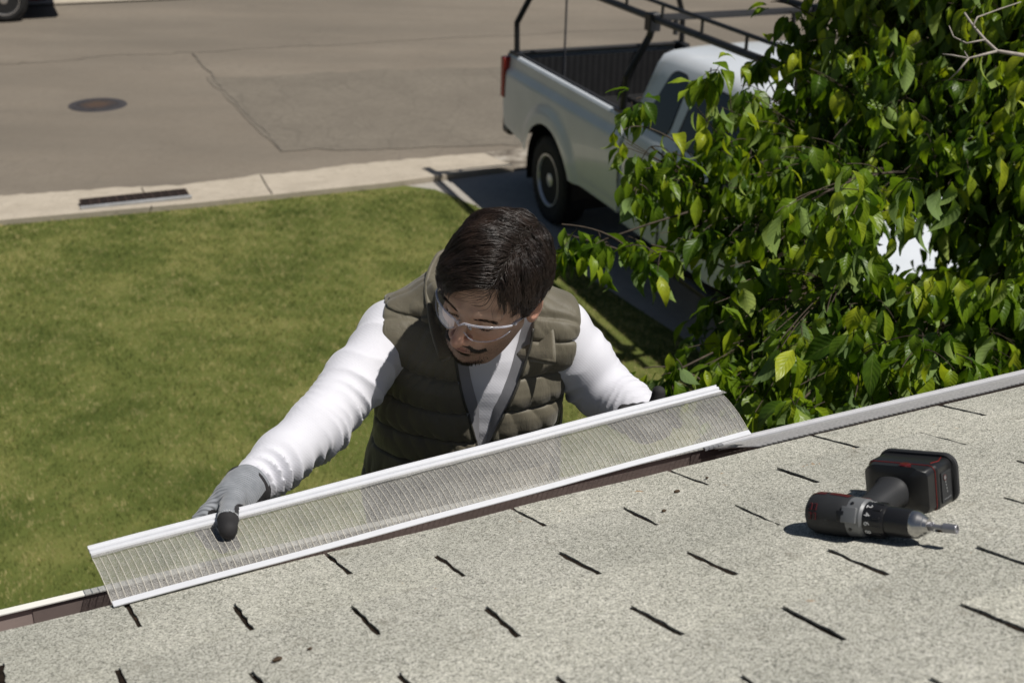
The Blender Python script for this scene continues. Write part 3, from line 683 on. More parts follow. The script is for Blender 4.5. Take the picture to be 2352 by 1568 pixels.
for sgn in (-1, 1):
    for px_ in (2.19, 3.56): mb = MB(); mb.box((px_, sgn*1.004, .92), (.004, .006, .40)); mb.build('door_gap', MAT_BLACKM, cab, local=True)
    mb = MB(); mb.box((2.42, sgn*1.02, 1.12), (.10, .02, .022), bev=.01); mb.build('door_handle', MAT_BLACKM, cab, local=True)
    mb = MB(); mb.box((3.42, sgn*1.17, 1.36), (.05, .10, .13), bev=.03); mb.box((3.42, sgn*1.04, 1.30), (.02, .08, .02)); mb.build('side_mirror', MAT_BLACKM, cab, local=True)
    mb = MB(); mb.box((5.16, sgn*.74, .98), (.07, .16, .10), bev=.03); mb.build('headlight', MAT_CHROME, truck, local=True)
    mb = MB(); mb.box((2.6, sgn*.98, .43), (.85, .07, .03), bev=.02); mb.build('running_board', MAT_BLACKM, truck, local=True)
mb = MB(); mb.box((5.26, 0, .62), (.09, .96, .12), bev=.04); mb.build('front_bumper', MAT_CHROME, truck, local=True)
mb = MB(); mb.box((2., 0, .58), (3.1, .42, .08)); mb.box((0, 0, WR), (.07, .8, .07)); mb.box((4.15, 0, WR), (.07, .8, .07)); mb.build('chassis', MAT_BLACKM, truck, local=True)
for xc in (0., 4.15):
    for sgn in (-1, 1):
        mb = MB(); T = np.linspace(-.25, math.pi+.25, 20)
        mb.loft([[(xc+.54*math.cos(t), sgn*.60, WR+.54*math.sin(t)), (xc+.54*math.cos(t), sgn*(HW-.02), WR+.54*math.sin(t))] for t in T], close=False); mb.build('wheel_well', MAT_BLACKM, truck, local=True)
def wheel(parent, c, side, wr, rr, wdt, mat_rim, mat_tyre=MAT_TYRE, holes=8, dome=True):
    w_ = bpy.data.objects.new('wheel', None); scene.collection.objects.link(w_); w_.parent = parent; w_.location = c
    m = MB(); hw_ = wdt/2
    pf_ = [(-hw_*.8, rr*1.0), (-hw_, rr*1.1), (-hw_*1.02, rr+.6*(wr-rr)), (-hw_*.93, wr-.025), (-hw_*.75, wr-.004), (-hw_*.3, wr), (0, wr+.0), (hw_*.3, wr), (hw_*.75, wr-.004), (hw_*.93, wr-.025), (hw_*1.02, rr+.6*(wr-rr)), (hw_, rr*1.1), (hw_*.8, rr*1.0)]
    m.lathe((0,0,0), (0, 1, 0), pf_, 48); n_ = len(m.F)
    for k in range(44):                       # tread blocks
        t = 2*math.pi*k/44
        for off_ in (-.7, -.25, .25, .7):
            m.box((wr*.998*math.cos(t+off_*.05), off_*hw_, wr*.998*math.sin(t+off_*.05)), (.006, hw_*.17, .019), [A(math.cos(t), 0, math.sin(t)), A(0,1,0), A(-math.sin(t), 0, math.cos(t))])
    m.build('tyre', mat_tyre, w_, smooth=False, local=True)
    m = MB(); s_ = side
    m.lathe((0,0,0), (0, s_, 0), [(-hw_*.75, rr*.97), (hw_*.86, rr*1.0), (hw_*.98, rr*1.03), (hw_*.98, rr*.98), (hw_*.8, rr*.93), (hw_*.35, rr*.87), (hw_*.45, rr*.80), (hw_*.62, rr*.62), (hw_*.60, rr*.42), (hw_*.68, rr*.36), (hw_*.82, rr*.25), (hw_*.88, rr*.15), (hw_*.88, .001)], 40)
    r_ob = m.build('rim', mat_rim, w_, smooth=True, local=True, auto=30)
    for k in range(holes):
        m = MB(); t = 2*math.pi*k/holes; m.lathe((rr*.715*math.cos(t), s_*hw_*.53, rr*.715*math.sin(t)), (0, s_, 0), [(0, rr*.085), (.02, rr*.085), (.0205, .001)], 12)
        m.build('hand_hole', MAT_BLACKM, w_, local=True)
    return w_
for xc in (0., 4.15):
    for sgn in (-1, 1): wheel(truck, (xc, sgn*(HW-.135), WR), sgn, WR, .242, .25, MAT_RIM)
# ladder rack
rk = bpy.data.objects.new('ladder_rack', None); scene.collection.objects.link(rk); rk.parent = truck
YR = .76; ZR = 2.14
for sgn in (-1, 1):
    m = MB(); m.tube([(XR+.10, sgn*(HW-.1), RZ), (XR+.08, sgn*(HW-.10), RZ+.30), (XR+.14, sgn*(YR+.0), RZ+.62), (XR+.22, sgn*(YR-.01), ZR)], .030, 8); m.box((XR+.1, sgn*(HW-.1), RZ+.01), (.10, .04, .012)); m.build('post', MAT_BLACKM, rk, local=True)
    m = MB(); m.tube([(XB-.16, sgn*(HW-.1), RZ), (XB-.12, sgn*(HW-.10), RZ+.30), (XB-.06, sgn*YR, RZ+.62), (XB+.0, sgn*(YR-.01), ZR)], .030, 8); m.box((XB-.14, sgn*(HW-.1), RZ+.01), (.10, .04, .012)); m.build('post', MAT_BLACKM, rk, local=True)
    m = MB(); m.tube([(XR-.05, sgn*YR, ZR), (3.6, sgn*YR, ZR), (3.9, sgn*YR, ZR-.03)], .030, 8); m.build('side_rail', MAT_BLACKM, rk, local=True)
    m = MB(); m.tube([(XR+.0, sgn*YR, ZR+.13), (3.5, sgn*YR, ZR+.13), (3.85, sgn*YR, ZR+.0)], .016, 6)
    for px_ in np.arange(-.9, 3.6, .62): m.tube([(px_, sgn*YR, ZR), (px_, sgn*YR, ZR+.13)], .014, 6)
    m.build('upper_rail', MAT_BLACKM, rk, local=True)
for px_ in (XR+.2, XB-.02, 3.55):
    m = MB(); m.tube([(px_, -YR, ZR), (px_, YR, ZR)], .028, 8)
    for y in (-.55, .55): m.box((px_, y, ZR-.07), (.02, .012, .07))
    m.box((px_, -YR, ZR-.03), (.05, .05, .07), bev=.01); m.box((px_, YR, ZR-.03), (.05, .05, .07), bev=.01); m.build('cross_bar', MAT_BLACKM, rk, local=True)
m = MB(); m.box((XR+.30, -(YR-.27), 1.60), (.018, .003, .62)); m.build('strap', simple('grey_strap', (.12, .12, .13), .8), rk, local=True)
m = MB(); m.box((.6, HW-.19, 1.12), (.06, .02, .26), bev=.01); m.build('hanging_strap', MAT_BLACKM, rk, local=True)

# ================================================================== CAR ACROSS THE STREET
cw = ground_at(14, 46, 0); cyaw = math.atan(.435)
car = root('parked_car', (cw[0], cw[1], 0), 'dark red car parked across the street with a chrome wheel', 'car', rotz=cyaw)
x = N('dark_red_paint'); x.set((.055, .012, .012), .3, .2, .5, Coat_Weight=.7, Coat_Roughness=.05); MAT_CPAINT = x.m
def csec(px_, hw, zb, belt, top, thw, yc=.83):
    half = [(.86*hw, zb), (.97*hw, zb+.06), (1.*hw, zb+.3), (.99*hw, belt-.12), (.95*hw, belt)]
    half += [(.95*hw+(thw-.95*hw)*t, belt+(top-belt)*t) for t in (.33, .66, .95)]+[(thw*.8, top+.01), (0, top+.03)]
    return [(px_, yc-y, z) for y, z in half]+[(px_, yc+y, z) for y, z in half[-2::-1]]
mb = MB(); mb.loft([csec(1.0, .80, .42, .72, .80, .72), csec(.92, .88, .30, .86, .98, .74), csec(.55, .90, .27, .95, 1.05, .74), csec(.15, .91, .27, .97, 1.35, .62), csec(-.3, .91, .27, .98, 1.50, .60), csec(-1.4, .91, .27, .97, 1.52, .60), csec(-2.2, .91, .27, .95, 1.10, .72), csec(-3.3, .9, .27, .88, .95, .74), csec(-3.75, .82, .35, .66, .72, .7)])
keep = []
mb2 = MB()
carb = mb.build('body', MAT_CPAINT, car, smooth=True, local=True, auto=40)
for px_ in (0., -2.75):
    m = MB(); m.lathe((px_, -.094, .34), (0, 1, 0), [(0, .36), (.012, .375), (.013, .001)], 32); m.build('wheel_arch', MAT_BLACKM, car, local=True)
    wheel(car, (px_, -.045, .335), -1, .335, .235, .22, MAT_CHROME, holes=5)
    wheel(car, (px_, 1.60, .335), 1, .335, .235, .22, MAT_CHROME, holes=5)
m = MB(); m.box((-.2, -.02, 1.16), (.55, .04, .16), bev=.03); m.build('side_window', MAT_DGLASS, car, local=True)
m = MB(); m.box((.93, .2, .78), (.06, .16, .07), bev=.03); m.build('tail_light', MAT_RED, car, local=True)
# ================================================================== THE TREE
tree = root('broadleaf_tree', (1.75, 4.15, 0), 'leafy green dogwood-like tree with drooping folded leaves beside the driveway, in front of the truck', 'tree')
x = N('leaf'); uvn = x.n('ShaderNodeSeparateXYZ'); x.l(x.co('UV'), uvn.inputs[0])
tn = x.n('ShaderNodeAttribute', attribute_name='tone')
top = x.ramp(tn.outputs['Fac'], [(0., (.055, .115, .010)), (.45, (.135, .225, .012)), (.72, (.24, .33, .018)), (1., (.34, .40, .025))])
av = x.math('ABSOLUTE', x.math('SUBTRACT', uvn.outputs[1], .5))
vein = x.math('SINE', x.math('MULTIPLY', x.math('SUBTRACT', uvn.outputs[0], x.math('MULTIPLY', av, .55)), 48.))
mid = x.ramp(av, [(0., 1.), (.03, 0.)])
blot = x.ramp(x.noise(45, 4), [(.35, (.85, .85, .85)), (.65, (1.18, 1.12, 1.0))])
top = x.mix(1., top, blot, 'MULTIPLY'); top = x.mix(x.math('MULTIPLY', mid, .5), top, (.26, .32, .08))
geo = x.n('ShaderNodeNewGeometry'); und = x.mix(.55, (.26, .36, .16), top)
base = x.mix(geo.outputs['Backfacing'], top, und)
x.set(base, x.mix(geo.outputs['Backfacing'], .38, .8), 0, .30)
x.bump(x.math('ADD', vein, x.math('MULTIPLY', mid, -1.5)), .22, .0010)
tl = x.n('ShaderNodeBsdfTranslucent'); x.l(x.mix(1., top, (1.5, 1.6, .7), 'MULTIPLY'), tl.inputs[0]); mx = x.n('ShaderNodeMixShader'); mx.inputs[0].default_value = .32
x.l(x.b.outputs[0], mx.inputs[1]); x.l(tl.outputs[0], mx.inputs[2]); x.l(mx.outputs[0], x.out.inputs[0]); MAT_LEAF = x.m
MAT_BARK = simple('bark', (.06, .045, .032), .9, var=.4, scale=30, bump=.8, bscale=90)
MAT_TWIG = simple('twig', (.055, .038, .024), .8, var=.4, scale=60)
MAT_GREYTWIG = simple('bare_twig', (.36, .32, .28), .85, var=.2, scale=60)
r_ = np.random.default_rng(77)
# crown clumps: centre and radius
CL = [(at(2130, 60, 4.3), .46, 1.), (at(2320, 100, 4.1), .5, 1.), (at(1960, 90, 4.5), .30, 1.), (at(1830, 60, 4.6), .13, .8), (at(1890, 250, 4.3), .26, 1.), (at(1760, 230, 4.3), .12, .9), (at(2080, 280, 4.0), .36, 1.), (at(2290, 350, 3.9), .42, 1.),
      (at(1740, 370, 4.1), .22, 1.), (at(1620, 360, 4.0), .18, 1.), (at(1500, 350, 3.9), .13, .8), (at(1465, 430, 3.9), .08, .9), (at(1560, 470, 4.0), .13, 1.), (at(1900, 470, 3.8), .28, 1.), (at(1720, 520, 3.9), .20, 1.), (at(1790, 620, 3.8), .20, 1.),
      (at(2060, 480, 3.3), .17, .55), (at(1880, 480, 3.2), .15, .6), (at(2330, 620, 3.7), .22, 1.), (at(1960, 690, 3.3), .24, 1.), (at(1760, 720, 3.4), .17, 1.), (at(2170, 760, 3.3), .24, 1.), (at(2330, 780, 3.4), .22, 1.),
      (at(1660, 860, 3.3), .14, 1.), (at(1800, 860, 3.1), .17, 1.), (at(1560, 860, 3.2), .055, .8), (at(1980, 870, 3.0), .18, 1.), (at(2130, 830, 2.9), .12, .9), (at(1300, 545, 3.7), .05, .9), (at(1390, 560, 3.75), .075, .8), (at(1500, 575, 3.9), .10, .8),
      (at(1640, 700, 4.4), .13, .9), (at(1740, 130, 4.6), .03, .7), (at(1640, 160, 4.1), .045, .5), (at(1455, 240, 3.95), .04, .6), (at(1680, 930, 3.2), .11, 1.), (at(1830, 960, 2.9), .09, .9), (at(2000, 960, 2.85), .06, .7)]
deep = [(at(2250, 300, 5.4), .75, .9), (at(2050, 160, 5.6), .5, .8), (at(2340, 760, 4.8), .6, 1.), (at(2060, 830, 4.4), .42, 1.), (at(1850, 760, 4.5), .28, 1.), (at(1830, 900, 4.1), .3, 1.), (at(1700, 850, 4.3), .2, 1.), (at(2330, 520, 5.2), .5, 1.), (at(1850, 420, 5.0), .3, .9)]
leaves = []    # (base point, direction, up normal, length, tone)
twigs, limbs = [], []
trunk_pts = [A(1.75, 4.15, 0), A(1.78, 4.12, .7), A(1.72, 4.2, 1.4), A(1.80, 4.1, 2.0), A(1.75, 4.15, 2.5)]
def bez(a_, b_, c_, n_): t = np.linspace(0, 1, n_)[:, None]; return a_*(1-t)**2+2*b_*t*(1-t)+c_*t*t
def put_leaf(p, d, ln, tone): leaves.append((p, d, ln, tone))
def spray(c, rad, dens, gap=None, hi=0.):
    h0 = trunk_pts[2+int(r_.integers(0, 3))]
    lim = bez(h0, (h0+c)/2+A(.1, .55, .1)+r_.normal(0, .06, 3), c+A(0, rad*.5, 0), 14); limbs.append((lim, .013 if rad > .15 else .006, .003))
    nt = int(max(3, 300*dens*rad**2/.09*.22)) 
    for _ in range(nt):
        v = nrm(r_.normal(0, 1, 3)); q = c+v*rad*r_.uniform(.35, 1.0)**.6
        st = lim[-1-int(r_.integers(0, 5))] if rad > .1 else c+r_.normal(0, .01, 3)
        mid_ = (st+q)/2+A(0, 0, .06*rad/.3)+r_.normal(0, .02, 3)*rad/.3; tw = bez(st, mid_, q, 8)
        twigs.append((tw, .0019, .0011))
        n_ = int(r_.integers(3, 6)); az0 = r_.uniform(0, 6.28)
        tip_tone = r_.uniform(.0, .72)
        for k in range(n_):
            i_ = 7-k if k < 4 else 3; p = tw[i_]; 
            for s_ in (0, 1):
                if r_.random() > .88: continue
                az = az0+k*1.57+s_*math.pi+r_.normal(0, .3)
                d = nrm(A(math.cos(az), math.sin(az), 0)*r_.uniform(.5, 1.0)+A(0, 0, r_.uniform(-2.4, -.1)))
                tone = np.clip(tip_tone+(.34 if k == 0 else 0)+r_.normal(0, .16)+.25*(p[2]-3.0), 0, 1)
                put_leaf(p+d*.008, d, r_.uniform(.066, .138)*(.70 if k == 0 and r_.random() < .4 else 1), tone)
over = [(at(2330, -260, 4.0), .5, .9), (at(2080, -230, 4.3), .4, .8), (at(2520, 40, 4.0), .5, 2.), (at(2540, 380, 3.8), .45, 2.), (at(2520, 680, 3.6), .3, 1.6), (at(2380, -420, 4.1), .5, 1.6), (at(2640, -200, 4.0), .5, 1.8)]  # unseen leaf clumps beyond the frame, added to shade the crown
for c, rad, dens in over: spray(c, rad, dens*.8)
for c, rad, dens in CL: spray(c, rad, dens)
n0 = len(leaves)
for c, rad, dens in deep: spray(c, rad, dens*.45)
leaves[n0:] = [(p_, d_, l_*1.1, t_*.3) for p_, d_, l_, t_ in leaves[n0:]]  # back clumps get darker leaf colour, painting in the shaded interior
# a few placed sprays that stand out against the street, drive and truck
for (px_, py_, dp_, dx, dz) in ((1297, 520, 3.7, 0, -1), (1320, 555, 3.7, .3, -1), (1345, 585, 3.7, 0, -1), (1375, 600, 3.7, .1, -1), (1400, 620, 3.75, 0, -1), (1470, 860, 3.2, -.6, -.5), (1500, 850, 3.2, -.3, -1), (1540, 810, 3.2, .2, -.8), (1525, 880, 3.2, .1, -1), (1420, 300, 3.9, -.3, -1), (1410, 350, 3.9, -.1, -1), (1430, 410, 3.9, 0, -1), (1640, 150, 4.1, .5, .2), (1690, 152, 4.1, .6, -.3), (1450, 205, 3.95, -.7, 0), (1770, 10, 4.5, -.6, -.2), (1650, 240, 4.0, 0, -1), (1590, 190, 4., -.5, -.3)):
    for q in range(2): put_leaf(at(px_+r_.normal(0, 8), py_+r_.normal(0, 8), dp_), nrm(A(dx, -.2, dz)+r_.normal(0, .25, 3)), r_.uniform(.07, .095), r_.uniform(.3, .95))
twigs += [(bez(at(1430, 560, 3.8), at(1380, 520, 3.75), at(1290, 515, 3.7), 8), .003, .0015), (bez(at(1620, 880, 3.25), at(1560, 830, 3.2), at(1480, 845, 3.2), 8), .003, .0015), (bez(at(1560, 330, 4.), at(1470, 270, 3.95), at(1430, 300, 3.9), 8), .003, .0015), (bez(at(1680, 260, 4.1), at(1675, 200, 4.1), at(1668, 150, 4.1), 8), .002, .001), (bez(at(1900, 60, 4.5), at(1820, 0, 4.5), at(1770, 5, 4.5), 8), .003, .0015)]
# openings in the crown through which the sunlit bonnet shows
holes = [(at(px_, py_, d_), rr_*d_/3.5) for px_, py_, rr_ in ((2110, 560, .10), (2070, 600, .075), (2160, 470, .07), (2250, 585, .06), (2190, 620, .055)) for d_ in np.arange(2.7, 6.2, .12)]
leaves = [l for l in leaves if not any(np.sum((l[0]+l[1]*l[2]*.5-c_)**2) < r__*r__ for c_, r__ in holes) or r_.random() < .33]
clear = lambda pts: not any(np.sum((q-c_)**2) < r__*r__ for q in pts for c_, r__ in holes)
twigs = [t for t in twigs if clear(t[0][2:])]; limbs = [t for t in limbs if clear(t[0][4:])]
nl = len(leaves)
B = np.array([l[0] for l in leaves]); Dv = np.array([l[1] for l in leaves]); LL = np.array([l[2] for l in leaves]); TT = np.array([l[3] for l in leaves])
upv = np.tile(A(0, 0, 1.), (nl, 1))+r_.normal(0, .22, (nl, 3)); Sd = np.cross(Dv, upv); Sd /= np.linalg.norm(Sd, axis=1)[:, None]; Nn = np.cross(Sd, Dv)
NUu = 8; uu = np.linspace(0, 1, NUu); prof_w = np.array([.04, .46, .86, 1., .90, .64, .30, .0]); vv = np.array([-1., -.5, 0., .5, 1.])
wd = LL*r_.uniform(.155, .225, nl); fold = r_.uniform(.15, .95, nl); curl = r_.uniform(.2, 1.35, nl); ph = r_.uniform(0, 6.28, nl); wav = r_.uniform(.03, .16, nl); twist = r_.normal(0, .5, nl)
th = curl[:, None]*uu[None, :]*1.3                                           # bending along the leaf
xs_ = np.cumsum(np.cos(th), 1)/NUu; zs_ = -np.cumsum(np.sin(th), 1)/NUu
P = np.zeros((nl, NUu, 5, 3))
for j, v in enumerate(vv):
    tw_ = twist[:, None]*uu[None, :]
    lat = wd[:, None]*prof_w[None, :]*v
    hgt = np.abs(lat)*fold[:, None]+wd[:, None]*wav[:, None]*abs(v)*np.sin(uu[None, :]*11+ph[:, None]+v*2)
    s2 = lat*np.cos(tw_)-hgt*np.sin(tw_)*0; n2 = hgt+lat*np.sin(tw_)
    P[:, :, j] = B[:, None]+Dv[:, None]*(LL[:, None]*xs_)[..., None]+Nn[:, None]*(LL[:, None]*zs_+n2)[..., None]+Sd[:, None]*s2[..., None]
gf = grid_faces(NUu, 5); F = (gf[None, :, ::-1]+(np.arange(nl)*NUu*5)[:, None, None]).reshape(-1, 4)
U_, W_ = np.meshgrid(uu, (vv+1)/2, indexing='ij'); uvl = np.tile(np.stack([U_, W_], -1).reshape(-1, 2), (nl, 1))
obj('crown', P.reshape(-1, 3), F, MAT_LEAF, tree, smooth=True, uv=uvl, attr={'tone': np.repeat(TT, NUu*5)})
print('leaves', nl)
mb = MB(); mb.tube(trunk_pts, [.075, .06, .055, .045, .03], 12); tk = mb.build('trunk', MAT_BARK, tree, smooth=True)
mb = MB()
for pts, r0, r1 in limbs: mb.tube(pts, list(np.linspace(r0, r1, len(pts))), 6)
mb.build('limbs', MAT_BARK, tree, smooth=True)
mb = MB()
for pts, r0, r1 in twigs: mb.tube(pts, list(np.linspace(r0, r1, len(pts))), 4, caps=False)
mb.build('twigs', MAT_TWIG, tree)
mb = MB()
for path, r0 in (([(2352, 128), (2290, 118), (2262, 92), (2235, 60), (2215, 30)], .006), ([(2290, 118), (2225, 135), (2190, 128), (2165, 125)], .004), ([(2225, 135), (2200, 165), (2178, 185)], .003), ([(2262, 92), (2220, 100), (2190, 85), (2180, 60)], .003), ([(2235, 60), (2245, 40), (2300, 20), (2345, 5)], .003), ([(2225, 135), (2215, 118)], .002)):
    P_ = [at(a_, b_, 3.45+.02*k) for k, (a_, b_) in enumerate(path)]; mb.tube(P_, list(np.linspace(r0, r0*.5, len(P_))), 5)
mb.build('bare_branch', MAT_GREYTWIG, tree, smooth=True)
# ================================================================== THE MAN
HR = A(-.8789, .3929, .2707); HF = A(-.4674, -.8229, -.3231); HU = A(.0958, -.4105, .9068)     # head: his right, forward, up
HB = np.stack([HR, HF, HU]); HT = A(-.0385, 2.0943, 3.0265); HS = 1.06
def hw(p): return HT+HS*(np.asarray(p, float)@HB)              # head coordinates -> world
def hl(P): return ((P-HT)@HB.T)/HS
T0 = A(-.068, 2.235, 2.945); tu = nrm(T0-A(-.125, 2.34, 2.12)); ts = nrm(A(1, .03, 0)-tu*(A(1, .03, 0)@tu)); tf = np.cross(ts, tu)
TB = np.stack([ts, tf, tu])
def tw_(p): return T0+np.asarray(p, float)@TB
def tl_(P): return (P-T0)@TB.T
person = root('person', (-.25, 2.40, 1.27), 'man in olive quilted vest, white long-sleeved shirt and clear safety glasses bending over the gutter', 'person')
SHR, SHL = A(-.238, 2.235, 2.878), A(.090, 2.240, 2.890)
ELR, WRR = A(-.352, 1.990, 2.800), at(562, 1126, 2.10)
ELL, WRL = at(1378, 893, 2.50), at(1502, 972, 2.39)
print('elbow/wrist', ELR, WRR, ELL, WRL, np.linalg.norm(ELR-SHR), np.linalg.norm(WRR-ELR), np.linalg.norm(ELL-SHL), np.linalg.norm(WRL-ELL))

def torso(Q, grow=0.):
    s_, f_, t_ = Q[:, 0], Q[:, 1], Q[:, 2]
    tt = [-1.0, -.8, -.65, -.5, -.35, -.22, -.13, -.07, -.03, .02]
    w_ = np.interp(t_, tt, [.172, .182, .180, .176, .174, .175, .173, .150, .110, .06])+grow
    d_ = np.interp(t_, tt, [.115, .120, .118, .112, .118, .118, .110, .090, .072, .056])+grow
    d = (np.sqrt((s_/w_)**2+((f_-.0)/d_)**2)-1)*np.minimum(w_, d_)*.92
    return np.maximum(d, t_-.03)
jr, jl = tl_(SHR[None])[0], tl_(SHL[None])[0]
def trunk(Q):
    d = torso(Q); d = smin(d, sph(Q, jr, .052), .06); d = smin(d, sph(Q, jl, .052), .06)
    d = smin(d, cap(Q, (0, -.025, .045), jr, .040, .045), .05); d = smin(d, cap(Q, (0, -.025, .045), jl, .040, .045), .05)
    return d

# --- body: head, neck, forearms and torso core in one skin
def wz(z): return np.where(z < -.012, -.012+(z+.012)*.84, z)
def head_sdf(p):
    p = np.array(p); p[:, 2] = np.where(p[:, 2] < -.012, -.012+(p[:, 2]+.012)/.84, p[:, 2])
    d = ell(p, (0, -.012, .048), (.0745, .098, .082))
    d = smin(d, ell(p, (0, .030, -.018), (.0565, .062, .082)), .035)
    d = smin(d, ell(p, (0, .042, -.070), (.042, .046, .040)), .03)
    d = smin(d, sph(p, (0, .078, -.096), .0165), .022)
    for s_ in (-1, 1):
        d = smin(d, cap(p, (s_*.047, .0, -.045), (s_*.026, .060, -.092), .016, .014), .03)     # jaw line
        d = smin(d, sph(p, (s_*.038, .066, -.006), .016), .022)                                # cheek bone
        d = smin(d, cap(p, (s_*.012, .087, .041), (s_*.044, .074, .043), .0095), .014)          # brow
        d = smax(d, -ell(p, (s_*.031, .103, .021), (.019, .017, .013)), .012)                   # socket
        d = smin(d, sph(p, (s_*.031, .0755, .021), .0135), .004)                                # lid over the eyeball
    d = smin(d, cap(p, (0, .087, .034), (0, .117, -.008), .0068, .0098), .010)                  # nose
    d = smin(d, sph(p, (0, .1185, -.011), .0098), .006)
    for s_ in (-1, 1):
        d = smin(d, ell(p, (s_*.0130, .1030, -.0140), (.0080, .0115, .0078)), .006)
        d = smax(d, -ell(p, (s_*.0065, .1110, -.0220), (.0034, .0055, .0035)), .003)            # nostril
    d = smin(d, ell(p, (0, .087, -.045), (.030, .016, .018)), .014)                             # mouth barrel
    d = smin(d, ell(p, (0, .0985, -.0435), (.020, .0065, .0042)), .004)
    d = smin(d, ell(p, (0, .0975, -.0535), (.018, .0070, .0052)), .004)
    d = smax(d, -cap(p, (-.021, .101, -.0485), (.021, .101, -.0485), .0013), .003)
    for s_ in (-1, 1):                                                                          # ears
        q = p-A(s_*.0775, -.012, .004); ca, sa = math.cos(s_*.35), math.sin(s_*.35)
        q = np.stack([q[:, 0]*ca+q[:, 1]*sa, -q[:, 0]*sa+q[:, 1]*ca, q[:, 2]], 1)
        e = ell(q, (0, 0, 0), (.0065, .0185, .0320)); e = smax(e, -ell(q, (s_*.006, .002, .003), (.0055, .0115, .0210)), .003)
        e = smin(e, ell(q, (0, .002, -.024), (.0055, .009, .010)), .006); d = smin(d, e, .005)
    return d
nk0, nk1 = hw((0, -.030, -.050)), tw_((0, -.02, -.03))
def body_top(P): d = head_sdf(hl(P))*HS; return smin(d, cap(P, nk0, nk1, .054, .062), .025)
V1, F1 = surface(body_top, (-.19, 1.93, 2.84), (.12, 2.30, 3.21), .0017)
def body_low(P):
    Q = tl_(P); d = trunk(Q)+.012
    d = smin(d, cap(P, nk1+tu*.02, nk1-tu*.05, .060, .07), .03)
    d = smin(d, chain(P, [SHR, ELR, WRR+(WRR-ELR)*.12], [.045, .036, .024]), .02); return smin(d, chain(P, [SHL, ELL, WRL+(WRL-ELL)*.12], [.045, .036, .024]), .02)
V2, F2 = surface(body_low, (-.56, 1.70, 1.90), (.46, 2.66, 2.99), .012)
V2 = V2-nrm(tu)*.0; F_ = np.concatenate([F1, F2+len(V1)]); V_ = np.concatenate([V1, V2]); Lc = hl(V_); Lc[:, 2] = np.where(Lc[:, 2] < -.012, -.012+(Lc[:, 2]+.012)/.84, Lc[:, 2])
def g_(c, r): return np.exp(-(((Lc-A(*c))/A(*r))**2).sum(1))
lip = np.clip(g_((0, .1, -.0435), (.019, .02, .0045))+g_((0, .1, -.0540), (.017, .02, .0055)), 0, 1)
beard = np.clip(1.1*g_((0, .07, -.075), (.075, .07, .045))-1.2*g_((0, .11, .0), (.06, .06, .028))+.9*g_((.05, .02, -.055), (.035, .05, .035))+.9*g_((-.05, .02, -.055), (.035, .05, .035)), 0, 1)*(np.arange(len(V_)) < len(V1))
blush = np.clip(g_((0, .115, -.008), (.02, .02, .02))+.8*g_((.045, .07, -.01), (.025, .03, .02))+.8*g_((-.045, .07, -.01), (.025, .03, .02))+g_((.08, -.01, 0), (.014, .03, .035))+g_((-.08, -.01, 0), (.014, .03, .035)), 0, 1)
x = N('skin'); c = x.ramp(x.noise(60, 5), [(.3, (.46, .285, .205)), (.7, (.55, .35, .255))])
def at_(nm): return x.n('ShaderNodeAttribute', attribute_name=nm).outputs['Fac']
c = x.mix(x.math('MULTIPLY', at_('blush'), .40), c, (.55, .20, .14)); c = x.mix(x.math('MULTIPLY', at_('lip'), .8), c, (.42, .16, .13))
st = x.ramp(x.noise(900, 2), [(.4, .15), (.6, .75)]); c = x.mix(x.math('MULTIPLY', at_('beard'), x.math('MULTIPLY', st, 1.15)), c, (.10, .065, .05))
x.set(c, .48, 0, .45, Subsurface_Weight=.12, Subsurface_Radius=(.01, .004, .002)); x.b.inputs['Subsurface Scale'].default_value = .6
x.bump(x.noise(420, 4), .12, .0008); MAT_SKIN = x.m
body = obj('body', V_, F_, MAT_SKIN, person, smooth=True, attr={'lip': lip, 'beard': beard, 'blush': blush})
MAT_HAIR = N('dark_hair'); x = MAT_HAIR; x.set(x.ramp(x.noise(30, 3), [(.3, (.012, .0075, .0055)), (.7, (.038, .023, .016))]), .38, 0, .55); MAT_HAIR = x.m
# eyebrows, lashes
def strands(pts_list, r, name, parent, mat, seg=3):
    """thin tapered strands; pts_list: array n x k x 3"""
    P = np.asarray(pts_list); n_, k, _ = P.shape
    T = np.gradient(P, axis=1); T /= np.linalg.norm(T, axis=2, keepdims=True)+1e-9
    ref = np.array([.31, .42, .85]); U = np.cross(T, ref); U /= np.linalg.norm(U, axis=2, keepdims=True)+1e-9; W = np.cross(T, U)
    rr = (r if np.ndim(r) else np.full(n_, r))[:, None]*np.interp(np.linspace(0, 1, k), [0, .15, .6, 1], [.8, 1., .9, .12])[None]
    ring = []
    for q in range(seg):
        a_ = 2*math.pi*q/seg; ring.append(P+(U*math.cos(a_)+W*math.sin(a_))*rr[..., None])
    V = np.stack(ring, 2).reshape(-1, 3)
    b = (np.arange(n_)*k*seg)[:, None, None]; i = np.arange(k-1)[None, :, None]*seg; j = np.arange(seg)[None, None, :]; j2 = (j+1) % seg
    F = np.stack([b+i+j, b+i+j2, b+i+seg+j2, b+i+seg+j], -1).reshape(-1, 4)
    return obj(name, V, F, mat, parent, smooth=True)

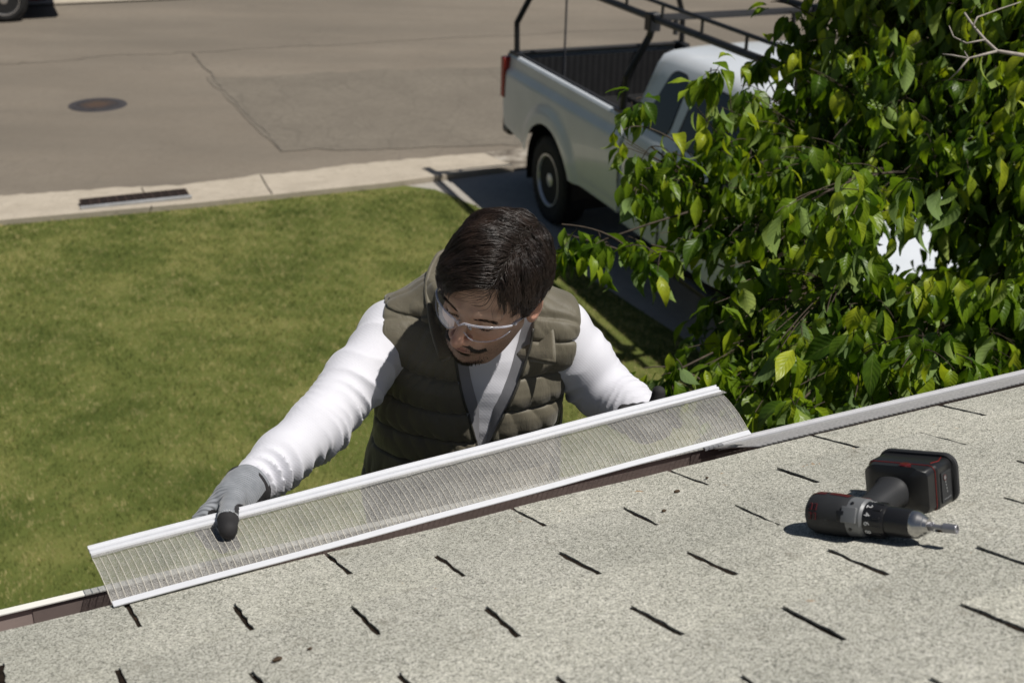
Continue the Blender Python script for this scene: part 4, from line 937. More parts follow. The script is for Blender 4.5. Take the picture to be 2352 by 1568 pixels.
# --- hair: a cap on the scalp and combed strands
SC, SR = A(0, -.012, .048), A(.0765, .100, .084)
hlump = make_wob(57, 5.2, 8)
def hair_h(n_):                                                       # thickness of the hair over direction n_ (unit, head frame)
    t_ = .011+.007*np.clip(n_[:, 2], 0, 1)+.010*np.clip(n_[:, 1], 0, 1)*np.clip(n_[:, 2]+.3, 0, 1)
    t_ += .0045*np.clip(n_[:, 0], 0, 1)*np.clip(n_[:, 1]+.3, 0, 1)*np.clip(n_[:, 2]+.2, 0, 1)
    t_ -= .006*np.exp(-((n_[:, 0]+.34)/.05)**2)*np.clip(n_[:, 2], 0, 1)*np.clip(n_[:, 1]+.35, 0, 1)   # parting on his left
    t_ = t_+.0032*hlump(n_*np.array([.6, 1.6, 1.2]))*np.clip(n_[:, 2]+.5, 0, 1)
    t_ *= np.clip((n_[:, 2]+.75)/.5, .25, 1.)
    return t_
def hairline(n_):                                                     # > 0 on the scalp
    x_, y_, z_ = n_[:, 0], n_[:, 1], n_[:, 2]
    front = z_-(.50-.10*np.clip(x_, 0, 1)+.0*x_)                      # forehead edge height where y > 0
    side = z_-(-.02)
    back = z_+.72
    w1 = np.clip((y_-.45)/.25, 0, 1); w2 = np.clip((y_+.25)/.25, 0, 1)
    return np.where(y_ > .30, side*(1-w1)+front*w1, back*(1-w2)+side*w2)
hwob = make_wob(51, 45)
def cap_sdf(P):
    p = hl(P); n_ = (p-SC)/SR; ln = np.linalg.norm(n_, axis=1)+1e-9; u_ = n_/ln[:, None]
    rad = np.linalg.norm(u_*SR, axis=1); hh = hair_h(u_)*.86
    edge = np.clip(hairline(u_)/.16, -1, 1); th_ = np.where(edge > 0, hh*np.sqrt(np.clip(edge, 0, 1)), -.02)
    d = (ln-1)*rad-th_-.0010*hwob(p)
    return d*.7
V_, F_ = surface(cap_sdf, (-.20, 1.93, 2.90), (.12, 2.32, 3.24), .0026)
MAT_CAP = simple('hair_undercoat', (.011, .008, .006), .8, 0, .15)
hair = obj('hair', V_, F_, MAT_CAP, person, smooth=True)
r_ = np.random.default_rng(5)
def flow(u_):
    """combing direction on the scalp in head frame (x his right, y forward, z up)"""
    x_, y_, z_ = u_[:, 0], u_[:, 1], u_[:, 2]; right = np.clip((x_+.36)/.06, 0, 1)
    wh = u_-nrm(A(-.25, -.72, .60)); away = wh/(np.linalg.norm(wh, axis=1, keepdims=True)+1e-6)
    nearw = np.exp(-(np.linalg.norm(wh, axis=1)/.38)**2)[:, None]
    fr = np.stack([.85+.3*np.clip(z_, 0, 1), .75-.25*x_, -.55*np.clip(x_, 0, 1)-.25*np.ones_like(x_)], 1)   # over the top to his right and forward
    fl = np.stack([-.2*np.ones_like(x_), .30+0*x_, -1.0*np.ones_like(x_)], 1)
    bk = np.stack([.25*x_, -.1+0*x_, -1.+0*x_], 1)
    topw = np.clip((z_+.05)/.45, 0, 1)[:, None]
    fr = fr*topw+np.stack([0*x_, .35+0*x_, -1.+0*x_], 1)*(1-topw)
    d = fr*right[:, None]+fl*(1-right[:, None]); wb = np.clip((-y_-.55)/.3, 0, 1)[:, None]*np.clip(1-z_/.75, 0, 1)[:, None]
    d = d*(1-wb)+bk*wb; d = d*(1-nearw)+(away*1.2)*nearw
    return d
ng, per = 900, 16
G_ = r_.normal(0, 1, (ng*6, 3)); G_ /= np.linalg.norm(G_, axis=1)[:, None]; G_ = G_[hairline(G_) > .015][:ng]; ng = len(G_)
K = 12
def grow(u0, steps, ln, lay, wav, ph):
    p = u0.copy(); out = []
    for k in range(steps):
        rad = SR*p; h_ = hair_h(p)*(.80+.26*min(1, k/3.))*lay
        nn_ = p/SR; nn_ /= np.linalg.norm(nn_, axis=1)[:, None]
        off = h_+wav*np.sin(k*.9+ph)*.0012
        out.append(SC+rad+nn_*off[:, None])
        d = flow(p)+np.stack([wav*.25*np.sin(k*.6+ph), 0*ph, wav*.2*np.cos(k*.5+ph)], 1)
        d = d/SR; d -= p*((d*p).sum(1)[:, None]); d /= np.linalg.norm(d, axis=1)[:, None]+1e-9
        p = p+d*(ln/steps/.088)[:, None]; p /= np.linalg.norm(p, axis=1)[:, None]
    return np.stack(out, 1)
lnG = .060+.040*np.clip(G_[:, 2], 0, 1)*np.clip(G_[:, 1]+.6, 0, 1)
lnG *= np.where(G_[:, 0] < -.36, .62, 1.)*np.where(G_[:, 2] < .05, .45, 1.)*r_.uniform(.8, 1.15, ng)
layG = r_.uniform(.72, 1.22, ng); wavG = r_.uniform(.4, 1.7, ng); phG = r_.uniform(0, 6.28, ng)
guides = grow(G_, K, lnG, layG, wavG, phG)
ch = []
for q in range(per):
    jit = r_.normal(0, .045, (ng, 3)); u2 = G_+jit; u2 /= np.linalg.norm(u2, axis=1)[:, None]
    c_ = grow(u2, K, lnG*r_.uniform(.75, 1.1, ng), layG+r_.normal(0, .05, ng), wavG, phG+r_.normal(0, .4, ng))
    cl = np.clip(np.linspace(-.05, .88, K), 0, 1)[None, :, None]*r_.uniform(.5, 1., ng)[:, None, None]
    ok = hairline(u2) > -.03; ch.append((c_*(1-cl)+guides*cl)[ok])
ch = np.concatenate(ch+[guides]); chw = hw(ch.reshape(-1, 3)).reshape(ch.shape)
strands(chw, r_.uniform(.00030, .00055, len(chw)), 'combed_strands', hair, MAT_HAIR)
# stray fine hairs
u3 = r_.normal(0, 1, (900, 3)); u3 /= np.linalg.norm(u3, axis=1)[:, None]; u3 = u3[hairline(u3) > .0][:520]
c_ = grow(u3, K, r_.uniform(.05, .10, len(u3)), r_.uniform(1.05, 1.30, len(u3)), r_.uniform(.5, 2.5, len(u3)), r_.uniform(0, 6, len(u3)))
strands(hw(c_.reshape(-1, 3)).reshape(c_.shape), .00022, 'stray_strands', hair, MAT_HAIR)

# moustache, goatee, brows: short strands rooted on the skin
def root_on(xz):                                                       # front surface of the face at (x, z) in head frame
    y = np.full(len(xz), .14); 
    for _ in range(60):
        p = np.c_[xz[:, 0], y, xz[:, 1]]; y = y-np.maximum(head_sdf(p), -.0005)*.6
    return np.c_[xz[:, 0], y, xz[:, 1]]
def tuft(n_, xz, d, ln, name, r=.00042, lift=.35):
    p0_ = root_on(xz); D_ = d/np.linalg.norm(d, axis=1)[:, None]; k = 5; t = np.linspace(0, 1, k)[None, :, None]
    P = p0_[:, None]+D_[:, None]*(ln[:, None, None]*t)+np.array([0, 1., 0])*(lift*ln[:, None, None]*(t-t*t*.9))
    return hw(P.reshape(-1, 3)).reshape(P.shape)
n_ = 1700; xs = r_.uniform(-.037, .037, n_); z0 = -.0325-.14*np.abs(xs)-7.*xs**2+r_.normal(0, .0021, n_)*np.clip(1.3-np.abs(xs)/.03, .3, 1)
mo = tuft(n_, np.c_[xs, wz(z0)], np.stack([xs*22+r_.normal(0, .12, n_), .1+0*xs, -1+r_.normal(0, .2, n_)], 1), r_.uniform(.004, .008, n_), 'moustache')
n_ = 620; xs = r_.normal(0, .017, n_); z0 = -.101+r_.normal(0, .0045, n_)+.012*(xs/.03)**2
go = tuft(n_, np.c_[xs, wz(z0)], np.stack([xs*8+r_.normal(0, .2, n_), .15+0*xs, -1+0*xs], 1), r_.uniform(.003, .006, n_), 'goatee')
n_ = 260; xs = r_.normal(0, .008, n_); z0 = r_.uniform(-.072, -.061, n_); sp = tuft(n_, np.c_[xs, wz(z0)], np.stack([xs*5, .1+0*xs, -1+0*xs], 1), r_.uniform(.003, .006, n_), 'soul')
strands(np.concatenate([mo, go, sp]), .00036, 'facial_hair', person, MAT_HAIR)
n_ = 260; sg = np.where(r_.random(n_) < .5, -1., 1.); q = r_.uniform(0, 1, n_); xs = sg*(.014+.036*q); z0 = .0335+.005*np.sin(q*2.6)+r_.normal(0, .0018, n_)
br = tuft(n_, np.c_[xs, z0], np.stack([sg*1.+0*xs, .1+0*xs, .35-.8*q], 1), r_.uniform(.005, .009, n_), 'brow')
n_ = 160; sg = np.where(r_.random(n_) < .5, -1., 1.); q = r_.uniform(-1, 1, n_); xs = sg*.031+q*.014; z0 = .0165-.002*(1-q*q)
la = tuft(n_, np.c_[xs, z0], np.stack([q*.4, .8+0*xs, -.6+0*xs], 1), r_.uniform(.003, .005, n_), 'lash')
for sg_ in (-1, 1):
    side_ = lambda q: q[(np.sign((hl(q[:, 0])[:, 0])) == sg_)]
    strands(side_(br), .00028, 'eyebrow', person, MAT_HAIR); strands(side_(la), .00030, 'eyelashes', person, MAT_HAIR)

# --- safety glasses
x = N('clear_plastic'); gl_ = x.n('ShaderNodeBsdfGlossy'); gl_.inputs['Roughness'].default_value = .03; tr = x.n('ShaderNodeBsdfTransparent'); tr.inputs[0].default_value = (.93, .95, .96, 1)
fr = x.n('ShaderNodeFresnel'); fr.inputs[0].default_value = 1.28; mx = x.n('ShaderNodeMixShader'); x.l(x.math('MULTIPLY', fr.outputs[0], .2), mx.inputs[0]); x.l(tr.outputs[0], mx.inputs[1]); x.l(gl_.outputs[0], mx.inputs[2]); x.l(mx.outputs[0], x.out.inputs[0]); MAT_LENS = x.m
x = N('clear_frame'); tr = x.n('ShaderNodeBsdfTransparent'); tr.inputs[0].default_value = (.9, .9, .95, 1); x.set((.72, .73, .80), .12, 0, .8); mx = x.n('ShaderNodeMixShader'); lw = x.n('ShaderNodeLayerWeight'); lw.inputs[0].default_value = .45
x.l(x.math('ADD', x.math('MULTIPLY', lw.outputs['Facing'], .75), .22, True), mx.inputs[0]); x.l(tr.outputs[0], mx.inputs[1]); x.l(x.b.outputs[0], mx.inputs[2]); x.l(mx.outputs[0], x.out.inputs[0]); MAT_FRAME = x.m
gls = bpy.data.objects.new('safety_glasses', None); scene.collection.objects.link(gls); gls.parent = person; gls.location = (0, 0, 0)
def gp(th_, z, off=0.): # wraparound shield: angle across the face, height
    rx, ry = .0735+off, .066+off
    return A(rx*math.sin(th_), .050+ry*math.cos(th_)-.10*(z-.030)**1*0+.10*(.03-z)*-.2, z)
for sg in (-1, 1):
    rows = []
    for th_ in np.linspace(.13, 1.33, 18):
        q = (th_-.13)/1.2; zt = .0405+.002*math.sin(q*3)-.012*q**3; zb = .006+.010*q**2-.004*math.sin(q*3.1)+(.012*(1-q*7) if q < 1/7 else 0)
        rows.append([hw(gp(sg*th_, zb+(zt-zb)*k)) for k in np.linspace(0, 1, 6)])
    obj('lens', np.array(rows).reshape(-1, 3), grid_faces(18, 6), MAT_LENS, gls, smooth=True)
    m = MB(); e_ = [r[0] for r in rows]; m.tube(e_, .0011, 6); m.build('lens_rim', MAT_FRAME, gls, smooth=True)
    m = MB(); m.tube([hw((sg*.0715, .062, .028)), hw((sg*.078, .035, .026)), hw((sg*.0815, .0, .027)), hw((sg*.082, -.022, .020)), hw((sg*.081, -.034, .0))], [.0032, .0036, .0030, .0026, .0020], 8, flat=.55); m.build('temple', MAT_FRAME, gls, smooth=True)
    m = MB(); m.tube([hw((sg*.009, .1005, .021)), hw((sg*.0125, .0965, .010))], .0026, 6); m.build('nose_pad', MAT_FRAME, gls, smooth=True)
    m = MB(); m.lathe(hw((sg*.0735, .058, .028)), HR*sg, [(-.001, .0030), (.0035, .0030), (.0036, .0005)], 10); m.build('hinge', MAT_FRAME, gls)
m = MB(); m.tube([hw(gp(t, .0405+.002*math.sin(max(0, (abs(t)-.13)/1.2)*3)-.012*max(0, (abs(t)-.13)/1.2)**3+(-.010*(1-abs(t)/.13) if abs(t) < .13 else 0), .0006)) for t in np.linspace(-1.33, 1.33, 41)], .0021, 8); m.build('brow_bar', MAT_FRAME, gls, smooth=True)

# --- shirt
wr1, wr2, wr3 = make_wob(61, 22, 8), make_wob(62, 60, 8), make_wob(63, 12, 6)
def arm_param(P, a_, b_): ba = b_-a_; return np.clip((P-a_)@ba/(ba@ba), 0, 1)
def sleeve(P, S_, E_, W_, rad, seed, amp):
    d = chain(P, [S_, (S_+E_)/2, E_, (E_+W_)/2, W_], rad, .02)
    # running length along the arm
    l1, l2 = np.linalg.norm(E_-S_), np.linalg.norm(W_-E_); a1, a2 = arm_param(P, S_, E_), arm_param(P, E_, W_)
    d1, d2 = cap(P, S_, E_, .05), cap(P, E_, W_, .05); s_ = np.where(d1 < d2, a1*l1, l1+a2*l2)
    ph = 1.1*wr1(P*.7+seed)+1.3*wr3(P*1.3+seed)
    axd = nrm(W_-S_); ctr = S_+np.clip((P-S_)@axd, 0, l1+l2)[:, None]*axd; rd_ = P-ctr; rd_ /= np.linalg.norm(rd_, axis=1)[:, None]+1e-9
    und = nrm(A(.55, -.2, -.8) if S_[0] < 0 else A(-.5, -.2, -.85)); msk = .42+.75*np.clip(rd_@und*.8+.45+.5*wr3(P*.7), 0, 1)
    en_ = amp[0]+(amp[1]-amp[0])*np.clip((s_-.55*l1)/(.6*l1), 0, 1)
    en_ = en_*(.55+.45*np.clip(wr1(P*.8+seed*2)+.4, -.6, 1.3))
    en_ = en_*msk*np.clip((l1+l2-s_)/.06, .08, 1)
    dg = (rd_@nrm(np.cross(axd, und)))                                   # -1..1 across the arm: tilts the folds
    lam = np.interp(s_, [0, l1*.8, l1+l2], [.095, .046, .036])
    f1 = 1-np.abs(np.sin(math.pi*s_/lam+.6*ph+1.1*dg+.5*(rd_@und))); f2 = 1-np.abs(np.sin(math.pi*s_/(lam*.63)+1.0*ph-1.5*dg+2.))
    gate = np.clip(.55+.75*wr1(P*.45+seed*3), 0, 1.2); gate2 = np.clip(.45+.8*wr1(P*.5-seed*2), 0, 1.1)
    return d-.005*wr3(P*.8+seed)-en_*(gate*(f1**1.15-.36)+.55*gate2*(f2**1.3-.33))
nkc = nk0*.35+nk1*.65
def shirt_sdf(P):
    Q = tl_(P); d = trunk(Q)-.002-.002*wr2(P)*.3-.004*wr3(P)*.4
    d = np.maximum(d, -(Q[:, 2]+.42))
    a_ = sleeve(P, SHR, ELR, WRR, [.062, .061, .054, .048, .0365], .3, (.0130, .0210)); b_ = sleeve(P, SHL, ELL, WRL, [.062, .063, .056, .048, .037], 1.7, (.0120, .0190))
    a_ = smax(a_, -((WRR-P)@nrm(WRR-ELR))+.010, .004); b_ = smax(b_, -((WRL-P)@nrm(WRL-ELL))-.004, .006)
    d = smin(smin(d, a_, .02), b_, .02)
    d = smax(d, -cap(P, nk0, nk1-tu*.02, .060, .062), .004)
    return d
V_, F_ = surface(shirt_sdf, (-.56, 1.70, 2.48), (.46, 2.45, 3.02), .0032)
x = N('waffle_knit'); co = x.co()
w1_ = x.n('ShaderNodeTexWave', wave_type='BANDS', bands_direction='Z'); w1_.inputs['Scale'].default_value = 95; x.l(co, w1_.inputs[0])
w2_ = x.n('ShaderNodeTexWave', wave_type='BANDS', bands_direction='DIAGONAL'); w2_.inputs['Scale'].default_value = 80; x.l(co, w2_.inputs[0])
x.set(x.ramp(x.noise(20, 4), [(.3, (.64, .64, .69)), (.7, (.69, .69, .74))]), .85, 0, .2, Sheen_Weight=.3)
x.bump(x.math('MULTIPLY', w1_.outputs['Fac'], w2_.outputs['Fac']), .16, .0010); MAT_SHIRT = x.m
shirt = obj('shirt', V_, F_, MAT_SHIRT, person, smooth=True)
m = MB(); T = np.linspace(0, 2*math.pi, 49)[:-1]
cc = tw_((0, .004, .0)); ring_ = [cc+ts*.066*math.cos(t)+tf*(.067*math.sin(t)+.006)+tu*(.012-.020*math.sin(t)) for t in T]
rings = []
for i, p in enumerate(ring_):
    o_ = nrm(p-cc); rings.append([p+o_*a_+tu*b_ for a_, b_ in ((.004, -.010), (.0045, .0), (.001, .011), (-.003, .011), (-.004, .0), (-.003, -.010))])
m.loft(rings+[rings[0]], caps=False); m.build('neckband', MAT_SHIRT, shirt, smooth=True)

# --- quilted vest
vz1, vz2, vz3 = make_wob(71, 28, 10), make_wob(72, 75, 12), make_wob(73, 10, 6)
ZB = -.272
def opening(t_): return np.interp(t_, [ZB, -.20, -.10, -.03, .05], [0., .022, .057, .074, .080])
def s_mid(t_): return np.interp(t_, [-1, ZB, -.05, .05], [.022, .027, .030, .028])
def vest_base(P, Q): return smin(torso(Q, .010), np.minimum(trunk(Q)-.006, 1e3), .02)
def quilt(P, Q, sgn=1):
    s_, f_, t_ = Q[:, 0], Q[:, 1], Q[:, 2]
    tq = t_+.010*vz3(P)+.05*np.clip(np.abs(s_)-.08, 0, 1)*np.where(f_ > 0, 1, .3)
    ph = (tq+.012)/.074; fr_ = np.abs(ph-np.round(ph))*2              # 0 at the seams
    puff = np.clip(fr_*1.6, 0, 1)**.38
    # yoke seam over the shoulder
    yk = np.exp(-((f_-.045-.3*(t_+.02))/.006)**2)*np.clip((t_+.11)/.04, 0, 1)
    a_ = np.arctan2(f_, s_)
    tuck = np.abs(np.sin(a_*17+2.5*vz3(P*1.5)+.9*vz1(P)))**.7                # vertical gathers near seams
    w_ = .0068*puff-.0040*(1-tuck)*np.exp(-fr_*1.2)-.005*yk-.0028*np.exp(-(fr_/.075)**2)
    return w_+.0022*vz1(P)+.0009*vz2(P)
def vest_sdf(P):
    Q = tl_(P); s_, f_, t_ = Q.T
    b = vest_base(P, Q)
    hem = np.clip((-.50-t_)/.2, 0, 1)
    fold = .012*np.abs(np.sin(np.arctan2(f_, s_)*9+3*vz3(P)+6*t_))*np.clip((-.32-t_)/.15, 0, 1)     # loose folds at the waist
    out = b-.006-quilt(P, Q)-fold-.012*hem; inn = b+.004
    d = np.maximum(out, -inn)
    op = opening(t_)-np.abs(s_-s_mid(t_)); op = np.where(f_ > .0, op, -1.)
    d = smax(d, op, .006)
    # armholes
    for J, E_, sg in ((SHR, ELR, -1), (SHL, ELL, 1)):
        dr = nrm(nrm(E_-J)*.55+ts*sg*.9); o0 = J+ts*sg*.004-tu*.010
        c_ = cap(P, o0+dr*.012, o0+dr*.25, .067, .090); d = smax(d, -c_, .004)
    d = smax(d, np.abs(s_-(jr[0]+jl[0])/2)-.196-.012*vz3(P), .012)
    d = smax(d, t_-.055, .004); d = smax(d, -cap(P, nk0, nk1+tu*.02, .068, .076), .006)
    return smax(d, -(t_+.74), .01)
V_, F_ = surface(vest_sdf, (-.33, 2.05, 2.15), (.20, 2.64, 3.03), .0024)
x = N('olive_nylon'); fn = x.noise(700, 2)
c = x.ramp(x.noise(9, 5), [(.3, (.108, .096, .066)), (.7, (.152, .134, .095))]); x.set(c, .56, 0, .35, Sheen_Weight=.25)
b_ = x.bump(x.noise(30, 5, .65, x.co('Object', (1.6, 1.2, .45)), 'Fac', .8), .45, .005); x.bump(fn, .10, .0005, b_); MAT_NYLON = x.m
vest = obj('vest', V_, F_, MAT_NYLON, person, smooth=True)
def front_f(s_, t_, add=0.):
    f_ = .24
    for _ in range(50):
        Q = A(s_, f_, t_)[None]; P = tw_(Q); f_ -= max(float((vest_base(P, Q)-.006-quilt(P, Q)-add)[0]), -.001)*.7
    return f_
def front_b(s_, t_):
    f_ = .24
    for _ in range(40):
        Q = A(s_, f_, t_)[None]; f_ -= max(float(vest_base(tw_(Q), Q)[0])-.004, -.001)*.7
    return f_
# grey lining faces inside the open front
MAT_LIN = simple('grey_lining', (.20, .20, .215), .5, var=.12, bump=.3, bscale=120)
MAT_ZIP = simple('zip_tape', (.035, .033, .026), .55, var=.2, scale=300)
for sg in (-1, 1):
    rows = []
    for t in np.linspace(ZB+.02, .035, 26):
        e = opening(t); sm = s_mid(t); r2 = []
        for k, wv_ in enumerate(np.linspace(.0, 1, 6)):
            s_ = sm+sg*(e+.004-(.025*min(1, e/.035))*wv_); r2.append(tw_((s_, front_b(s_, t)+.002-.016*wv_, t)))
        rows.append(r2)
    nn2 = len(rows); V_ = np.array(rows); Vb = V_-tf*.004
    V_ = np.concatenate([V_.reshape(-1, 3), Vb.reshape(-1, 3)]); g_f = grid_faces(nn2, 6)
    obj('lining', V_, np.concatenate([g_f, g_f[:, ::-1]+nn2*6]), MAT_LIN, vest, smooth=True)
    zp = [tw_((s_mid(t)+sg*(opening(t)+.001), front_f(s_mid(t)+sg*(opening(t)+.004), t)-.001, t)) for t in np.linspace(ZB, .0, 40)]
    m = MB(); m.tube(zp, .0028, 6); m.build('zip', MAT_ZIP, vest, smooth=True)
zp = [tw_((s_mid(t), front_f(s_mid(t), t)+.0005, t)) for t in np.linspace(-.70, ZB, 60)]
m = MB(); m.tube(zp, .0034, 6); m.build('zip', MAT_ZIP, vest, smooth=True)
x = N('zip_metal'); x.set((.5, .5, .5), .3, .9); m = MB(); c0_ = zp[-1]+tf*.004; m.box(c0_, (.004, .0025, .007), TB, bev=.001); m.box(c0_-tu*.013+tf*.001, (.0022, .001, .008), TB, bev=.0006); m.build('zip_pull', x.m, vest)
# stand collar fallen open
m = MB(); rings = []
TH = np.linspace(-1., 1., 61)
cw_ = make_wob(81, 30)
for q in TH:
    aq = abs(q); sg = 1 if q > 0 else -1
    ang = q*math.pi*.80                                                 # 0 at the back of the neck
    bx_, by_ = .083*math.sin(ang), -.078*math.cos(ang)
    base_p = A(bx_+.006+.018*max(0, aq-.5)/.5, by_-.004, .035-.085*max(0, aq-.45)/.55)
    if aq > .82: k = (aq-.82)/.18; base_p = base_p+A(sg*.006*k, .020*k, -.012*k)
    o_ = nrm(A(base_p[0], base_p[1], 0)); flare = np.interp(aq, [0, .5, .8, 1.], [.012, .022, .046, .062]); rise = np.interp(aq, [0, .5, .8, 1.], [.050, .050, .044, .022])
    top_p = base_p+o_*flare+A(0, 0, rise)+A(sg*.016+(.014 if sg > 0 else 0), 0, 0)*max(0, aq-.8)/.2
    pts = []
    for k, w_ in enumerate((0, .12, .3, .5, .7, .88, 1.)):
        p = base_p*(1-w_)+top_p*w_+o_*(.007*math.sin(w_*math.pi))+o_*.0022*float(cw_(np.array([[q*.25, w_*.05, 0]]))[0]); pts.append(p)
    nrmv = nrm(np.cross(A(math.cos(ang), math.sin(ang), 0), top_p-base_p)); nrmv = nrmv if nrmv@o_ > 0 else -nrmv
    th_ = [.003, .0065, .0065, .0050, .0065, .006, .0025]
    outer = [p+nrmv*h_ for p, h_ in zip(pts, th_)]; inner = [p-nrmv*h_ for p, h_ in zip(pts, th_)][::-1]
    rings.append([tw_(p) for p in outer+inner])
m.loft(rings); m.build('collar', MAT_NYLON, vest, smooth=True)
# armhole piping is the vest's own edge; gloves follow
x = N('grey_knit'); wv_ = x.n('ShaderNodeTexWave', wave_type='BANDS', bands_direction='Y'); wv_.inputs['Scale'].default_value = 55; wv_.inputs['Distortion'].default_value = 1.; x.l(x.co(), wv_.inputs[0])
x.set(x.ramp(x.noise(50, 4), [(.3, (.21, .225, .245)), (.7, (.29, .305, .33))]), .8, 0, .2, Sheen_Weight=.2); x.bump(wv_.outputs['Fac'], .8, .0022); MAT_GLOVE = x.m
MAT_PALM = simple('black_palm', (.016, .015, .016), .8, var=.25, scale=60, bump=.3, bscale=500)
# right glove
def depth_of(p): return float((p-CAM)@M[:, 2])
tr_ = min(np.linspace(.05, .35, 301), key=lambda t: abs((lambda c: 1176+FPX*c[0]/c[2])(M.T@(G2+(G3-G2)*t-CAM))-524))
Rp = G2+(G3-G2)*tr_; dr_ = depth_of(Rp); zz = A(0, 0, 1)
print('rail t', tr_, 'depth', dr_)
Wr = WRR
def on_mesh(px_, py_, off):                                             # a point off metres above the panel
    d = ray(px_, py_); t = ((G0+GN*(.008+off)-CAM)@GN)/(d@GN); return CAM+d*t
th_pts = [at(538, 1146, dr_+.060), at(528, 1163, dr_+.030), on_mesh(523, 1190, .017), on_mesh(524, 1217, .0135)]
fg = [([at(520, 1140, dr_+.075), at(496, 1156, dr_+.065), at(474, 1176, dr_+.055), at(456, 1196, dr_+.050), at(462, 1222, dr_+.040), at(480, 1246, dr_+.020)], [.017, .0135, .0125, .0115, .0105, .0092]),
      ([at(515, 1150, dr_+.090), at(496, 1172, dr_+.088), at(480, 1196, dr_+.082), at(474, 1222, dr_+.070), at(488, 1250, dr_+.045)], [.017, .0135, .0125, .0115, .0095]),
      ([at(525, 1158, dr_+.100), at(512, 1182, dr_+.104), at(500, 1206, dr_+.100), at(500, 1234, dr_+.085), at(512, 1258, dr_+.055)], [.017, .013, .012, .011, .0095]),
      ([at(545, 1160, dr_+.105), at(535, 1184, dr_+.112), at(528, 1206, dr_+.108), at(530, 1232, dr_+.092), at(540, 1252, dr_+.065)], [.016, .012, .011, .010, .009])]
wkf = make_wob(91, 90, 8); ax_ = nrm(WRR-ELR)
def rdist(c, px_, py_): r__ = nrm(ray(px_, py_)); v__ = c-CAM; return np.linalg.norm(v__-(v__@r__)[:, None]*r__, axis=1)
def glove_r(P):
    d = chain(P, [Wr-ax_*.004, at(525, 1142, dr_+.075)], [.037, .026], .02); d = smin(d, chain(P, [Wr-ax_*.004, at(545, 1152, dr_+.085)], [.037, .028], .02), .02)
    for pts, rr_ in fg: d = smin(d, chain(P, pts, rr_, .004), .005)
    d = smin(d, chain(P, th_pts, [.020, .0170, .0158, .0138], .006), .007)
    return d-.0008*wkf(P)
def glove(name, f, lo, hi, black):
    V_, F_ = surface(f, lo, hi, .0022)
    c_ = V_[F_].mean(1); mi = black(c_).astype(int); return obj(name, V_, F_, None, person, smooth=True, mats=[MAT_GLOVE, MAT_PALM], midx=mi)
tdir = nrm(th_pts[3]-th_pts[2])
gr = glove('glove', glove_r, Rp+A(-.11, -.09, -.09), Rp+A(.10, .20, .10), lambda c: (((c-th_pts[3])@tdir > -.024) & (np.linalg.norm(c-th_pts[3], axis=1) < .034)) | ((c-(th_pts[1]+at(520, 1150, dr_+.08))/2)@GN < -.017) | (rdist(c, 488, 1180) < .0075) | (rdist(c, 550, 1168) < .008))
props(gr, 'grey knit glove with black thumb tip')
# stitched seam across the thumb
cS = th_pts[3]-tdir*.0245; uS = nrm(np.cross(tdir, GN)); m = MB()
for k in range(-5, 6):
    q = uS*math.sin(k*.22)+GN*math.cos(k*.22); m.box(cS+q*.0168+tdir*(.0012*abs(k)*.3), (.0011, .0004, .0005), [nrm(np.cross(q, tdir)), tdir, q])
m.build('stitching', simple('seam_thread', (.6, .6, .58), .7), gr)
ax_ = nrm(WRR-ELR); m = MB(); uA = nrm(np.cross(ax_, zz)); vA = np.cross(ax_, uA); rings = []
for d_, r0 in ((-.016, .0365), (-.016, .0415), (-.009, .0435), (.000, .0430), (.0025, .0405), (-.002, .036)):
    rings.append([Wr+ax_*d_+(uA*math.cos(t)+vA*math.sin(t)*.95)*(r0+.0008*math.sin(5*t)) for t in T])
m.loft(rings+[rings[0]], caps=False); m.build('glove_cuff', MAT_PALM, gr, smooth=True)
# left glove: gripping the far rail from behind
tq_ = min(np.linspace(.8, .99, 191), key=lambda t: abs((lambda c: 1176+FPX*c[0]/c[2])(M.T@(G2+(G3-G2)*t-CAM))-1516)); Rq = G2+(G3-G2)*tq_; print('left rail t', tq_); dq_ = depth_of(Rq); Wl = WRL; pl = Rq+eo*.045-zz*.078
fl_ = []
for i in range(4):
    k_ = Rq+eo*(.036+.004*i)+ea*(.020-.018*i)-zz*.044
    fl_.append(([k_+eo*.02, k_, k_-eo*.022-zz*.004, k_-eo*.052+zz*.010, k_-eo*.070+zz*.012], [.0135, .0125, .0115, .0105, .0095]))
tb = at(1511, 901, dq_+.020)
th_l = [pl-zz*.005, at(1512, 975, dq_+.035), at(1509, 930, dq_+.026), tb+ea*.002]
def glove_l(P):
    d = chain(P, [Wl, pl], [.030, .028], .02); d = smin(d, ell((P-pl)@np.stack([ea, eo, zz]).T, (0, 0, 0), (.040, .032, .018)), .02)
    for pts, rr_ in fl_: d = smin(d, chain(P, pts, rr_, .004), .006)
    return smin(d, chain(P, th_l, [.016, .0150, .0140, .0125], .006), .008)-.0008*wkf(P)
gl2 = glove('glove', glove_l, Rq+A(-.14, -.12, -.12), Rq+A(.12, .16, .08), lambda c: np.ones(len(c), bool))
props(gl2, 'black glove tip behind the far rail')

